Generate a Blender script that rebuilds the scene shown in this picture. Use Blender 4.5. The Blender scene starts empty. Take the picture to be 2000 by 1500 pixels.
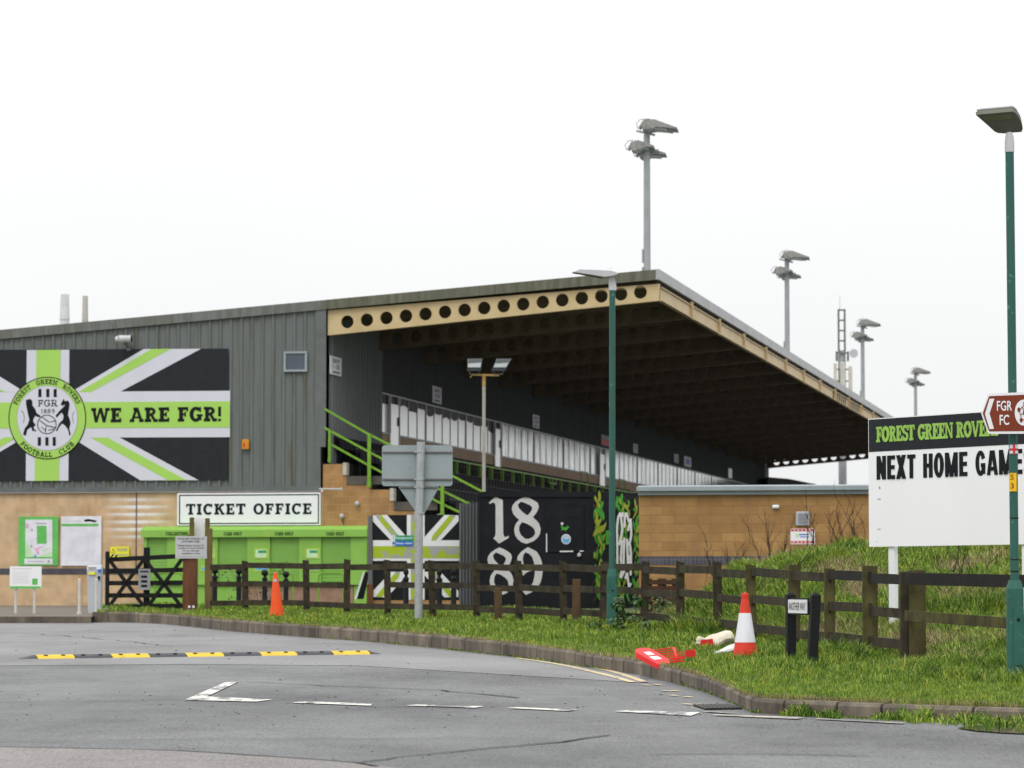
import bpy, math, random
import numpy as np
from mathutils import Vector, Matrix
random.seed(7); RNG = np.random.default_rng(11)
SC = bpy.context.scene
COL = SC.collection
# ------------------------------------------------------------------ camera model
F = 6500.0                     # focal length in photo pixels (2000 wide)
PITCH = math.atan(401.0 / F)
EYE = 1.6
CP, SP = math.cos(PITCH), math.sin(PITCH)
PHI = math.radians(11.1)       # the stand runs away at this angle
S = 0.01385                    # the road climbs away from the viewer
def ray(px, py):
    cx, cy = (px - 1000) / F, (750 - py) / F
    return Vector((cx, CP - SP * cy, SP + CP * cy))
def at(px, py, d):
    r = ray(px, py); return Vector((0, 0, EYE)) + r * (d / r.y)
def xat(px, d): return at(px, 1151, d).x
def zat(py, d, px=1000): return at(px, py, d).z
def G(y):
    y = np.asarray(y, dtype=float)
    t = np.clip(y - 62, 0, 20)
    return S * np.minimum(y, 62) + S * (t - t * t / 40)
def gnd(px, py, h=0.0):
    r = ray(px, py); lo, hi = 5.0, 400.0
    f = lambda d: EYE + r.z * d / r.y - float(G(d)) - h
    for _ in range(50):
        m = (lo + hi) / 2
        if f(m) > 0: lo = m
        else: hi = m
    return Vector((r.x * lo / r.y, lo, float(G(lo)) + h))
# ------------------------------------------------------------------ verge terrain
FENCE_PX = [300, 405, 480, 600, 758, 930, 1100, 1257, 1402, 1548, 1698, 1785, 2000, 2300]
FENCE_D = [78, 77, 76, 74, 71, 67, 63, 58.5, 53, 47, 43, 40.7, 37.5, 35]
KB = [(190,1216),(240,1216),(300,1218),(370,1224),(450,1233),(600,1245),(700,1252),(820,1263),(892,1271),(964,1279),(1048,1289),
      (1144,1303),(1250,1319),(1290,1328),(1350,1343),(1400,1360),(1440,1378),(1470,1391),(1500,1394),(1530,1396),(1600,1399),(1700,1403),(1850,1408),(2000,1413),(2300,1424)]
def smooth_poly(pts, n=10):
    out = []
    for i in range(len(pts) - 1):
        p0 = pts[max(i-1,0)]; p1 = pts[i]; p2 = pts[i+1]; p3 = pts[min(i+2,len(pts)-1)]
        for k in range(n):
            t = k / n
            out.append(tuple(0.5*((2*b)+(-a+c)*t+(2*a-5*b+4*c-d)*t*t+(-a+3*b-3*c+d)*t**3) for a,b,c,d in zip(p0,p1,p2,p3)))
    out.append(tuple(pts[-1])); return out
KW = [gnd(*p) for p in KB]
KWS = [Vector(p) for p in smooth_poly([tuple(p) for p in KW], 12)]
KPX = np.array([1000 + F * p.x / p.y for p in KWS]); KD = np.array([p.y for p in KWS])
o_ = np.argsort(KPX); KPX, KD = KPX[o_], KD[o_]
def kerb_d(px): return np.interp(px, KPX, KD)
def fence_d(px): return np.interp(px, FENCE_PX, FENCE_D)
def sstep(t):
    t = np.clip(t, 0, 1); return t * t * (3 - 2 * t)
def vnoise(x, y, seed=0):
    x = np.asarray(x, float); y = np.asarray(y, float)
    xi = np.floor(x).astype(np.int64); yi = np.floor(y).astype(np.int64)
    fx, fy = x - xi, y - yi
    def h(a, b):
        n = (a * 374761393 + b * 668265263 + seed * 1442695041) & 0x7fffffff
        n = ((n ^ (n >> 13)) * 1274126177) & 0x7fffffff
        return ((n ^ (n >> 16)) & 0xffff) / 65535.0
    u, v = sstep(fx), sstep(fy)
    return (h(xi,yi)*(1-u)+h(xi+1,yi)*u)*(1-v) + (h(xi,yi+1)*(1-u)+h(xi+1,yi+1)*u)*v
HX = [2.4, 3.05, 3.57, 4.0, 4.46, 5.35, 6.2, 9.0, 14]
HZ = [0.0, 0.15, 0.50, 0.84, 1.02, 1.20, 1.26, 1.28, 1.1]
def KH(px): return np.interp(px, [190, 900, 1300, 1500], [.205, .195, .165, .135])
def V(x, y):
    """height of the grass verge"""
    x = np.asarray(x, float); y = np.asarray(y, float)
    px = 1000 + F * x / np.maximum(y, 1)
    df = fence_d(px)
    t = (y - df - 0.7) / np.maximum(57.5 - df - 0.7, 4.0)
    rise = sstep(t) * 0.55 + np.clip(t, 0, 1) * 0.45
    fall = 1 - sstep((y - 62) / 6)
    m = np.interp(x, HX, HZ) * rise * fall
    lump = (0.07 * (vnoise(x * 0.9, y * 0.9, 3) - .5) + 0.06 * (vnoise(x * 2.7, y * 1.5, 8) - .5)) * sstep((y - kerb_d(px)) / 1.2)
    edge = (KH(px)-.135)*(1-sstep((y-kerb_d(px))/2.2))
    dip = np.interp(px,[300,420,1250,1450,1700],[.02,.08,.09,.05,.045])*sstep((y-kerb_d(px)-.8)/3)*(1-sstep((y-df-1.5)/4))
    return G(y) + 0.135 + edge - dip + m + lump + 0.10 * (vnoise(x * 1.7, y * 1.7, 5) - .5) * np.clip(m, 0, 1)
def vz(x, y): return float(V(x, y))
def onverge(px, d, dz=0.0):
    x = xat(px, d); return Vector((x, d, vz(x, d) + dz))
# ------------------------------------------------------------------ materials
MATS = {}
def nodes_of(name):
    m = bpy.data.materials.new(name); m.use_nodes = True; MATS[name] = m
    nt = m.node_tree; return m, nt, nt.nodes, nt.links, nt.nodes['Principled BSDF']
def ramp(n, stops):
    r = n.new('ShaderNodeValToRGB'); e = r.color_ramp.elements
    while len(e) < len(stops): e.new(0.5)
    for el, (p, c) in zip(e, stops):
        el.position = p; el.color = (*c, 1) if len(c) == 3 else c
    return r
def coords(n, l, stretch=(1,1,1), space='Object'):
    tc = n.new('ShaderNodeTexCoord'); mp = n.new('ShaderNodeMapping'); mp.inputs['Scale'].default_value = stretch
    l.new(tc.outputs[space], mp.inputs['Vector']); return mp.outputs['Vector']
def noise(n, l, vec, scale, detail=4, rough=.55):
    t = n.new('ShaderNodeTexNoise'); t.inputs['Scale'].default_value = scale; t.inputs['Detail'].default_value = detail
    t.inputs['Roughness'].default_value = rough; l.new(vec, t.inputs['Vector']); return t.outputs['Fac']
def mix(n, l, a, b, fac):
    m = n.new('ShaderNodeMix'); m.data_type = 'RGBA'
    for s, v in ((m.inputs[6], a), (m.inputs[7], b)):
        if isinstance(v, tuple): s.default_value = (*v, 1)
        else: l.new(v, s)
    if isinstance(fac, (int, float)): m.inputs[0].default_value = fac
    else: l.new(fac, m.inputs[0])
    return m.outputs[2]
def bump(n, l, h, strength, dist=0.01, normal=None):
    b = n.new('ShaderNodeBump'); b.inputs['Strength'].default_value = strength; b.inputs['Distance'].default_value = dist
    l.new(h, b.inputs['Height'])
    if normal: l.new(normal, b.inputs['Normal'])
    return b.outputs['Normal']
def mathn(n, l, op, a, b=None, clamp=False):
    m = n.new('ShaderNodeMath'); m.operation = op; m.use_clamp = clamp
    for i, v in enumerate((a, b)):
        if v is None: continue
        if isinstance(v, (int, float)): m.inputs[i].default_value = v
        else: l.new(v, m.inputs[i])
    return m.outputs[0]
def M(name, col, rough=.6, col2=None, scale=3, stretch=(1,1,1), lo=.4, hi=.65, bmp=0, bscale=60, metal=0, spec=.28, col3=None, scale3=20, lo3=.55, hi3=.75, stretch3=None, coat=0):
    m, nt, n, l, p = nodes_of(name)
    p.inputs['Roughness'].default_value = rough; p.inputs['Metallic'].default_value = metal
    p.inputs['Specular IOR Level'].default_value = spec
    if coat: p.inputs['Coat Weight'].default_value = coat; p.inputs['Coat Roughness'].default_value = .15
    if col2 is None: col2 = tuple(c * .86 for c in col)
    v = coords(n, l, stretch)
    r = ramp(n, [(lo, (0,0,0)), (hi, (1,1,1))]); l.new(noise(n, l, v, scale), r.inputs['Fac'])
    c = mix(n, l, col, col2, r.outputs['Color'])
    if col3 is not None:
        v3 = coords(n, l, stretch3 or (1,1,1))
        r3 = ramp(n, [(lo3, (0,0,0)), (hi3, (1,1,1))]); l.new(noise(n, l, v3, scale3, 5), r3.inputs['Fac'])
        c = mix(n, l, c, col3, r3.outputs['Color'])
    l.new(c, p.inputs['Base Color'])
    if bmp:
        v2 = coords(n, l); l.new(bump(n, l, noise(n, l, v2, bscale), bmp), p.inputs['Normal'])
    return m
# ------------------------------------------------------------------ mesh builder
class MB:
    def __init__(s): s.v = []; s.f = []
    def add(s, vs, fs):
        b = len(s.v); s.v += [tuple(p) for p in vs]; s.f += [tuple(b + i for i in f) for f in fs]; return s
    def box(s, x0, x1, y0, y1, z0, z1):
        return s.add([(x0,y0,z0),(x1,y0,z0),(x1,y1,z0),(x0,y1,z0),(x0,y0,z1),(x1,y0,z1),(x1,y1,z1),(x0,y1,z1)],
                     [(0,3,2,1),(4,5,6,7),(0,1,5,4),(1,2,6,5),(2,3,7,6),(3,0,4,7)])
    def bbox(s, x0, x1, y0, y1, z0, z1, b=.01):
        """box with chamfered vertical and top edges"""
        def ring(i, z): return [(x0+i+b,y0+i,z),(x1-i-b,y0+i,z),(x1-i,y0+i+b,z),(x1-i,y1-i-b,z),(x1-i-b,y1-i,z),(x0+i+b,y1-i,z),(x0+i,y1-i-b,z),(x0+i,y0+i+b,z)]
        vs = ring(0, z0) + ring(0, z1-b) + ring(b, z1)
        fs = [tuple(range(7,-1,-1)), tuple(range(16,24))]
        for k in (0, 8):
            for i in range(8): fs.append((k+i, k+(i+1)%8, k+8+(i+1)%8, k+8+i))
        return s.add(vs, fs)
    def prism(s, poly, yb, yf):
        """polygon in x,z, front face at yf (towards the viewer) and back at yb"""
        a = sum(poly[i][0]*poly[(i+1)%len(poly)][1]-poly[(i+1)%len(poly)][0]*poly[i][1] for i in range(len(poly)))
        if a < 0: poly = poly[::-1]
        k = len(poly)
        vs = [(x,yf,z) for x,z in poly] + [(x,yb,z) for x,z in poly]
        fs = [tuple(range(k)), tuple(range(2*k-1,k-1,-1))] + [(i,k+i,k+(i+1)%k,(i+1)%k) for i in range(k)]
        return s.add(vs, fs)
    def tube(s, p0, p1, r0, r1=None, k=10, cap=True):
        r1 = r0 if r1 is None else r1
        p0, p1 = Vector(p0), Vector(p1); d = (p1-p0).normalized()
        u = d.orthogonal().normalized(); w = d.cross(u)
        vs = []
        for p, r in ((p0,r0),(p1,r1)):
            for i in range(k):
                a = 2*math.pi*i/k; vs.append(p + (u*math.cos(a)+w*math.sin(a))*r)
        fs = [(i,(i+1)%k,k+(i+1)%k,k+i) for i in range(k)]
        if cap: fs += [tuple(range(k-1,-1,-1)), tuple(range(k,2*k))]
        return s.add(vs, fs)
    def pipe(s, pts, r, k=8):
        pts = [Vector(p) for p in pts]; n = len(pts); base = len(s.v); up = None
        for i, p in enumerate(pts):
            d = (pts[min(i+1,n-1)] - pts[max(i-1,0)]).normalized()
            if up is None: up = d.orthogonal().normalized()
            u = (up - d*up.dot(d)).normalized(); up = u; w = d.cross(u)
            rr = r[i] if isinstance(r, (list,tuple)) else r
            for j in range(k):
                a = 2*math.pi*j/k; s.v.append(tuple(p+(u*math.cos(a)+w*math.sin(a))*rr))
        for i in range(n-1):
            for j in range(k): s.f.append((base+i*k+j, base+i*k+(j+1)%k, base+(i+1)*k+(j+1)%k, base+(i+1)*k+j))
        s.f.append(tuple(base+j for j in range(k-1,-1,-1))); s.f.append(tuple(base+(n-1)*k+j for j in range(k)))
        return s
    def bar(s, p0, p1, w, h, up=(0,0,1)):
        p0, p1 = Vector(p0), Vector(p1); d = (p1-p0).normalized(); up = Vector(up)
        side = d.cross(up).normalized(); u = side.cross(d).normalized()
        vs = []
        for p in (p0,p1):
            for a,b in ((-1,-1),(1,-1),(1,1),(-1,1)): vs.append(p+side*(a*w/2)+u*(b*h/2))
        return s.add(vs, [(0,1,2,3),(7,6,5,4),(0,4,5,1),(1,5,6,2),(2,6,7,3),(3,7,4,0)])
    def lathe(s, prof, k=20, c=(0,0,0)):
        b = len(s.v)
        for r,z in prof:
            for i in range(k):
                a = 2*math.pi*i/k; s.v.append((c[0]+r*math.cos(a), c[1]+r*math.sin(a), c[2]+z))
        for j in range(len(prof)-1):
            for i in range(k): s.f.append((b+j*k+i,b+j*k+(i+1)%k,b+(j+1)*k+(i+1)%k,b+(j+1)*k+i))
        s.f.append(tuple(b+i for i in range(k-1,-1,-1))); s.f.append(tuple(b+(len(prof)-1)*k+i for i in range(k)))
        return s
    def build(s, name, mat, parent=None, smooth=False, loc=None):
        me = bpy.data.meshes.new(name); me.from_pydata(s.v, [], s.f); me.update()
        if smooth:
            me.polygons.foreach_set('use_smooth', [True]*len(me.polygons))
            try: me.set_sharp_from_angle(angle=math.radians(40))
            except Exception: pass
        return link(name, me, mat, parent, loc)
def link(name, me, mat, parent=None, loc=None):
    o = bpy.data.objects.new(name, me); COL.objects.link(o)
    if mat is not None: me.materials.append(MATS[mat] if isinstance(mat, str) else mat)
    if parent is not None: o.parent = parent
    if loc is not None: o.location = loc
    return o
def tag(o, label=None, cat=None, group=None, kind=None):
    for k, v in (('label',label),('category',cat),('group',group),('kind',kind)):
        if v: o[k] = v
    return o
def thing(name, label, cat, loc=(0,0,0), rz=0.0, group=None):
    o = bpy.data.objects.new(name, None); COL.objects.link(o); o.empty_display_size = .2
    o.location = loc; o.rotation_euler = (0,0,rz); return tag(o, label, cat, group)
def copy_tree(o, parent=None):
    c = o.copy(); COL.objects.link(c)
    if parent is not None: c.parent = parent
    for ch in [x for x in COL.objects if x.parent is o]: copy_tree(ch, c)
    return c
class Pl:
    """an upright plane through (px, depth) turned by rz; maps photo pixels to its own x, z"""
    def __init__(s, px, d, rz, z0):
        s.O = Vector((xat(px,d), d, z0)); s.rz = rz
        s.X = Vector((math.cos(rz), math.sin(rz), 0)); s.Y = Vector((-math.sin(rz), math.cos(rz), 0))
    def l(s, px, py):
        r = ray(px,py); C = Vector((0,0,EYE)); t = (s.O-C).dot(s.Y)/r.dot(s.Y); P = C+r*t-s.O
        return (P.dot(s.X), P.z)
    def side(s, px, py):
        """same for the plane local x = 0: gives local y, z"""
        r = ray(px,py); C = Vector((0,0,EYE)); t = (s.O-C).dot(s.X)/r.dot(s.X); P = C+r*t-s.O
        return (P.dot(s.Y), P.z)
    def poly(s, pts): return [s.l(*p) for p in pts]
def flat(name, polys, mat, parent, y, t=.004, step=0.0):
    """flat printed or painted shapes in the x,z plane of their thing"""
    b = MB()
    for i, p in enumerate(polys): b.prism(p, y+t, y-i*step)
    return b.build(name, mat, parent)
def shape2d(name, loops, mat, parent, y, t=.004):
    """a flat plate with holes: first loop outside, others inside (even-odd fill)"""
    cu = bpy.data.curves.new(name, 'CURVE'); cu.dimensions = '2D'; cu.fill_mode = 'BOTH'; cu.extrude = t/2
    for lp in loops:
        sp = cu.splines.new('POLY'); sp.points.add(len(lp)-1); sp.use_cyclic_u = True
        for pt, (x,z) in zip(sp.points, lp): pt.co = (x,z,0,1)
    ob = bpy.data.objects.new(name, cu); me = bpy.data.meshes.new_from_object(ob)
    bpy.data.objects.remove(ob); bpy.data.curves.remove(cu)
    for v in me.vertices: v.co = (v.co.x, y-v.co.z, v.co.y)
    me.name = name; me.materials.clear()
    return link(name, me, mat, parent)
def font(name, body, mat, parent, x0, x1, z0, z1, y, bold=0.0, keep=False, spacing=1.0):
    """plain sans lettering fitted to a box; keep = keep proportions, centred"""
    cu = bpy.data.curves.new(name, 'FONT'); cu.body = body; cu.size = 1; cu.offset = bold; cu.align_x = 'CENTER'; cu.space_character = spacing; cu.resolution_u = 3
    cu.fill_mode = 'FRONT'
    ob = bpy.data.objects.new(name, cu); me = bpy.data.meshes.new_from_object(ob)
    bpy.data.objects.remove(ob); bpy.data.curves.remove(cu)
    co = np.array([v.co[:] for v in me.vertices]); a, b = co[:,0].min(), co[:,0].max(); c, d = co[:,1].min(), co[:,1].max()
    kx, kz = (x1-x0)/(b-a), (z1-z0)/(d-c)
    if keep: kx = min(kx, kz*keep)
    xm = (x0+x1)/2
    for v in me.vertices: v.co = (xm+(v.co.x-(a+b)/2)*kx, y, z0+(v.co.y-c)*kz)
    me.name = name; me.materials.clear()
    return link(name, me, mat, parent)
# ------------------------------------------------------------------ slab-serif lettering
def R(x0,x1,z0,z1): return [(x0,z0),(x1,z0),(x1,z1),(x0,z1)]
def diag(x0,z0,x1,z1,w): return [(x0-w/2,z0),(x0+w/2,z0),(x1+w/2,z1),(x1-w/2,z1)]
def A(cx,cz,rx,rz,a0,a1,w,n=14):
    o = [(cx+rx*math.cos(math.radians(a0+(a1-a0)*i/n)), cz+rz*math.sin(math.radians(a0+(a1-a0)*i/n))) for i in range(n+1)]
    q = [(cx+(rx-w)*math.cos(math.radians(a0+(a1-a0)*i/n)), cz+(rz-w*.8)*math.sin(math.radians(a0+(a1-a0)*i/n))) for i in range(n+1)]
    return o+q[::-1]
def slab_glyph(ch, w=.2, s=.15, e=.09):
    def stem(x, top=1, bot=1):
        g = [R(x-w/2,x+w/2,0,1)]
        if bot: g.append(R(x-w/2-e,x+w/2+e,0,s))
        if top: g.append(R(x-w/2-e,x+w/2+e,1-s,1))
        return g
    h = w/2+e
    if ch == 'T': return .82, [R(0,.82,1-s,1),R(0,.12,.68,1),R(.70,.82,.68,1)]+stem(.41,0,1)
    if ch == 'I': return 2*h, stem(h)
    if ch == 'C': return .84, [A(.44,.5,.44,.52,42,318,w),R(.68,.8,.66,1)]
    if ch == 'G': return .92, [A(.44,.5,.44,.52,42,330,w),R(.68,.8,.66,1),R(.64,.84,.08,.5),R(.5,.92,.36,.5)]
    if ch == 'O': return .92, [A(.46,.5,.46,.52,0,180,w),A(.46,.5,.46,.52,180,360,w)]
    if ch in 'EF':
        g = stem(h)+[R(h,.72,1-s,1),R(h,.56,.44,.57),R(.6,.72,.7,1),R(.46,.57,.34,.67)]
        if ch == 'E': g += [R(h,.74,0,s),R(.62,.74,0,.3)]
        return (.76 if ch=='E' else .74), g
    if ch == 'L': return .74, stem(h)+[R(h,.72,0,s),R(.6,.72,0,.34)]
    if ch == 'K': return .9, stem(h)+[diag(.32,.42,.72,1,.22),diag(.78,0,.46,.58,.24),R(.56,.86,1-s,1),R(.6,.92,0,s)]
    if ch == 'R': return .9, stem(h)+[A(.4,.72,.36,.28,-90,90,w*.8),R(h,.42,1-s,1),R(h,.42,.44,.57),diag(.76,0,.46,.5,.22),R(.6,.92,0,s)]
    if ch == 'B': return .82, stem(h)+[A(.4,.74,.34,.26,-90,90,w*.8),A(.42,.28,.38,.28,-90,90,w*.8),R(h,.42,1-s,1),R(h,.42,.46,.58),R(h,.42,0,s)]
    if ch == 'A': return .98, [diag(.14,0,.49,1,.19),diag(.84,0,.49,1,.21),R(.26,.72,.26,.39),R(0,.32,0,s),R(.66,.98,0,s),R(.26,.56,1-s,1)]
    if ch == 'W': return 1.3, [diag(.36,0,.16,1,.21),diag(.36,0,.64,1,.16),diag(.92,0,.66,1,.21),diag(.92,0,1.13,1,.16),R(0,.34,1-s,1),R(.98,1.3,1-s,1)]
    if ch == 'V': return .94, [diag(.47,0,.14,1,.22),diag(.47,0,.8,1,.18),R(0,.32,1-s,1),R(.64,.94,1-s,1)]
    if ch == 'N': return .98, [R(.1,.25,0,1),R(.73,.88,0,1),diag(.80,0,.18,1,.17),R(0,.36,0,s),R(0,.24,1-s,1),R(.62,.98,1-s,1)]
    if ch == 'S': return .72, [A(.36,.73,.34,.29,20,270,w*.85),A(.36,.28,.36,.3,-160,90,w*.85),R(.56,.66,.66,1),R(.04,.14,0,.34)]
    if ch == 'U': return .88, [A(.44,.34,.34,.36,180,360,w),R(.1,.3,.34,1),R(.6,.78,.34,1),R(0,.38,1-s,1),R(.5,.88,1-s,1)]
    if ch == 'D': return .86, stem(h)+[A(.36,.5,.48,.5,-90,90,w),R(h,.4,1-s,1),R(h,.4,0,s)]
    if ch == 'H': return .98, [R(.1,.28,0,1),R(.7,.88,0,1),R(.28,.7,.43,.57),R(0,.38,0,s),R(.6,.98,0,s),R(0,.38,1-s,1),R(.6,.98,1-s,1)]
    if ch == 'Y': return .92, [R(.37,.55,0,.5),R(.22,.7,0,s),diag(.44,.42,.14,1,.2),diag(.48,.42,.78,1,.2),R(0,.32,1-s,1),R(.6,.92,1-s,1)]
    if ch == '!': return .24, [R(.02,.22,.34,1),R(.02,.22,0,.18)]
    if ch == '1': return .5, stem(.26,0,1)+[diag(.1,.76,.24,1,.14)]
    if ch in '89':
        g = [A(.36,.73,.3,.28,0,180,.15),A(.36,.73,.3,.28,180,360,.15)]
        if ch == '8': g += [A(.36,.27,.36,.3,0,180,.16),A(.36,.27,.36,.3,180,360,.16)]
        else: g += [A(.34,.5,.36,.5,-120,40,.16)]
        return .74, g
    return .42, []
def sans_glyph(ch, w=.22, s=.17):
    """heavy condensed sans capitals"""
    w = .25
    if ch == 'N': return .66, [R(0,w,0,1),R(.66-w,.66,0,1),diag(.66-w*.55,0,w*.55,1,.25)]
    if ch == 'E': return .54, [R(0,w,0,1),R(w,.54,1-s,1),R(w,.51,.42,.42+s),R(w,.54,0,s)]
    if ch == 'X': return .66, [diag(.53,0,.13,1,.26),diag(.13,0,.53,1,.26)]
    if ch == 'T': return .56, [R(0,.56,1-s,1),R(.28-w/2,.28+w/2,0,1-s)]
    if ch == 'H': return .64, [R(0,w,0,1),R(.64-w,.64,0,1),R(w,.64-w,.42,.42+s)]
    if ch == 'O': return .66, [A(.33,.5,.33,.52,0,180,w*.95,18),A(.33,.5,.33,.52,180,360,w*.95,18)]
    if ch == 'M': return .84, [R(0,w*.86,0,1),R(.84-w*.86,.84,0,1),diag(.42,0,.13,1,.22),diag(.42,0,.71,1,.22)]
    if ch == 'G': return .66, [A(.33,.5,.33,.52,25,350,w*.95,22),R(.46,.64,.06,.46),R(.36,.64,.34,.5)]
    if ch == 'A': return .70, [diag(.10,0,.31,1,.21),diag(.60,0,.39,1,.21),R(.2,.5,.18,.33)]
    if ch == 'S': return .60, [A(.30,.74,.28,.28,15,265,w*.9),A(.30,.27,.30,.29,-165,85,w*.9)]
    return .34, []
def slab_polys(text, gap=.1, glyph=None, **k):
    x = 0; out = []
    for ch in text:
        wd, g = (glyph or slab_glyph)(ch, **k)
        out += [[(px+x,pz) for px,pz in p] for p in g]; x += wd+gap
    return x-gap, out
def slab(name, text, mat, parent, x0, x1, z0, z1, y, gap=.1, fn=None, **k):
    W, ps = slab_polys(text, gap, **k); b = MB()
    if fn is None and ' ' in text:                       # one mesh per word
        pos = 0; sp_ = slab_polys('I I', gap, **k)[0]-2*slab_polys('I', gap, **k)[0]
        for wd in text.split(' '):
            w_ = slab_polys(wd, gap, **k)[0]; slab(name, wd, mat, parent, x0+pos/W*(x1-x0), x0+(pos+w_)/W*(x1-x0), z0, z1, y, gap, None, **k); pos += w_+sp_
        return
    for i, p in enumerate(ps):
        q = [(px/W, pz) for px,pz in p]
        q = [fn(u,v) for u,v in q] if fn else [(x0+u*(x1-x0), z0+v*(z1-z0)) for u,v in q]
        b.prism(q, y+.006, y-.0008*(i%9))
    return b.build(name, mat, parent)
def disc(cx,cz,rx,rz=None,n=40,a0=0,a1=360):
    rz = rx if rz is None else rz
    return [(cx+rx*math.cos(math.radians(a0+(a1-a0)*i/n)), cz+rz*math.sin(math.radians(a0+(a1-a0)*i/n))) for i in range(n)]
# ------------------------------------------------------------------ material set
M('cladding', (.145,.163,.158), .55, (.122,.138,.132), 1.2, (3,3,.4), .35,.7, col3=(.095,.09,.058), scale3=1.1, stretch3=(5,5,.35), lo3=.54, hi3=.70)
M('cladding_trim', (.135,.15,.147), .5, (.11,.12,.115), 2, (1,1,1))
M('roof_flashing', (.16,.175,.168), .55, (.125,.13,.11), 1.5, (4,1,.6), .4,.6, col3=(.10,.10,.06), scale3=3, stretch3=(4,1,.5), lo3=.58, hi3=.76)
M('mossy_flashing', (.15,.15,.115), .6, (.095,.098,.062), 2, (4,1,.5), .35,.65)
M('gutter_grey', (.42,.43,.43), .45, (.34,.35,.35), 2)
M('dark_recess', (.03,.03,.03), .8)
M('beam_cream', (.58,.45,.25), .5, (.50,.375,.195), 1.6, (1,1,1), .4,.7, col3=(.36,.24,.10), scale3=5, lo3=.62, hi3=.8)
M('beam_brown', (.175,.14,.10), .8, (.135,.105,.075), 2, spec=.1)  # cream beams under the roof, their shade put into this colour
M('soffit_brown', (.21,.17,.125), .9, (.155,.122,.09), 2, (1,.2,1), spec=.1)
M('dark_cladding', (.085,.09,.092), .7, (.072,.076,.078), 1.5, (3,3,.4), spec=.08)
M('brown_panel', (.36,.255,.165), .7, (.30,.21,.135), 2)
M('frame_grey', (.40,.41,.42), .45)
M('blind_white', (.86,.86,.86), .6, (.80,.80,.80), 4, (1,1,.3), coat=1.0)
MATS['blind_white'].node_tree.nodes['Principled BSDF'].inputs['Coat IOR'].default_value = 5.0
M('window_dark', (.02,.02,.022), .5, spec=.15)
M('lime_paint', (.245,.475,.085), .5, (.225,.44,.075), 2, (1,1,1), .4,.7, col3=(.36,.47,.07), scale3=2.2, lo3=.6, hi3=.8)
M('lime_panel', (.215,.425,.085), .5, (.19,.39,.075), 2)
M('lime_rail', (.18,.37,.03), .5, (.14,.29,.03), 6)
M('concrete', (.34,.32,.28), .85, (.24,.22,.19), 4, bmp=.2, bscale=40)
M('concrete_dark', (.11,.10,.085), .85, (.07,.065,.055), 4)
M('nosing_white', (.55,.52,.46), .8, (.40,.38,.33), 5)
M('pink_brick', (.33,.21,.145), .85, (.27,.165,.11), 6)
M('white_board', (.80,.81,.83), .35, (.77,.78,.80), 1.5, (1,1,1), .3,.8)
M('white_board_dirty', (.88,.885,.89), .4, (.83,.835,.84), .8, (1,1,.5), .35,.8)
M('banner_black', (.024,.027,.031), .6, (.021,.024,.027), 4, spec=.12)
M('banner_white', (.62,.63,.70), .5, (.60,.61,.67), 2)
M('banner_lime', (.36,.62,.115), .5, (.345,.60,.11), 2)
M('print_dark', (.011,.014,.016), .6, spec=.1)
M('print_grey', (.30,.30,.32), .6)
M('print_pale', (.62,.62,.67), .6)
M('print_lime', (.32,.56,.10), .5)
M('poster_green', (.13,.50,.11), .5)
M('poster_white', (.74,.74,.80), .5)
M('poster_blue', (.12,.42,.72), .5)
M('poster_pink', (.75,.42,.62), .6)
M('poster_pale_green', (.55,.76,.48), .6)
M('poster_yellow', (.42,.60,.10), .5)
M('sign_yellow', (.82,.78,.04), .5)
M('sign_orange', (.62,.26,.02), .5, (.55,.2,.02), 8)
M('sign_blue', (.03,.17,.56), .5)
M('sign_green', (.02,.32,.16), .5)
M('sign_red', (.62,.04,.035), .5)
M('sign_brown', (.20,.035,.012), .4, (.185,.03,.011), 3)
M('black_paint', (.009,.010,.012), .5, (.013,.014,.015), 4, spec=.15)
M('container_black', (.010,.011,.014), .55, (.015,.016,.02), 2, bmp=.1, bscale=30, spec=.12)
M('numeral_grey', (.55,.55,.55), .6, (.5,.5,.5), 4)
M('panel_steel', (.12,.125,.135), .55, (.10,.10,.105), 2, (3,1,.4), col3=(.09,.09,.055), scale3=3, stretch3=(2,1,.4), lo3=.58, hi3=.75)
M('worn_lime', (.36,.48,.02), .6, (.34,.46,.02), 2, col3=(.34,.35,.34), scale3=2.6, stretch3=(1,1,1.4), lo3=.50, hi3=.53)
M('worn_white', (.76,.77,.78), .6, (.72,.72,.72), 2, col3=(.45,.46,.45), scale3=6, lo3=.68, hi3=.72)
M('leaf_green', (.06,.36,.035), .6, (.045,.26,.03), 6)
M('leaf_olive', (.30,.36,.03), .6)
M('leaf_brown', (.045,.032,.018), .7)
M('fence_wood', (.058,.047,.031), .9, (.028,.023,.016), 3, (1,1,1), .35,.65, bmp=.5, bscale=35, col3=(.062,.062,.022), scale3=4, lo3=.52, hi3=.72, spec=.2)
M('fence_mossy', (.095,.083,.034), .9, (.042,.035,.019), 5, (1,1,.4), .35,.65, bmp=.5, bscale=35, col3=(.095,.095,.025), scale3=5, lo3=.5, hi3=.7, spec=.2)
M('fence_black', (.012,.011,.010), .8, (.020,.017,.014), 4, bmp=.4, bscale=35, spec=.25)
M('gate_black', (.010,.011,.012), .6, (.014,.014,.015), 4, spec=.15)
M('sleeper_brown', (.15,.06,.028), .85, (.085,.036,.02), 3, (2,2,.5), bmp=.4, bscale=30)
M('timber_mossy', (.17,.12,.05), .9, (.10,.075,.03), 4, (2,2,.4), bmp=.4, bscale=30)
M('galvanised', (.40,.425,.435), .42, (.33,.35,.36), 10, (1,1,.4), .4,.65, metal=.35, col3=(.50,.52,.53), scale3=22, lo3=.55, hi3=.7)
M('mast_steel', (.36,.38,.39), .5, (.30,.32,.33), 4, (1,1,.4), metal=.2)
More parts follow.
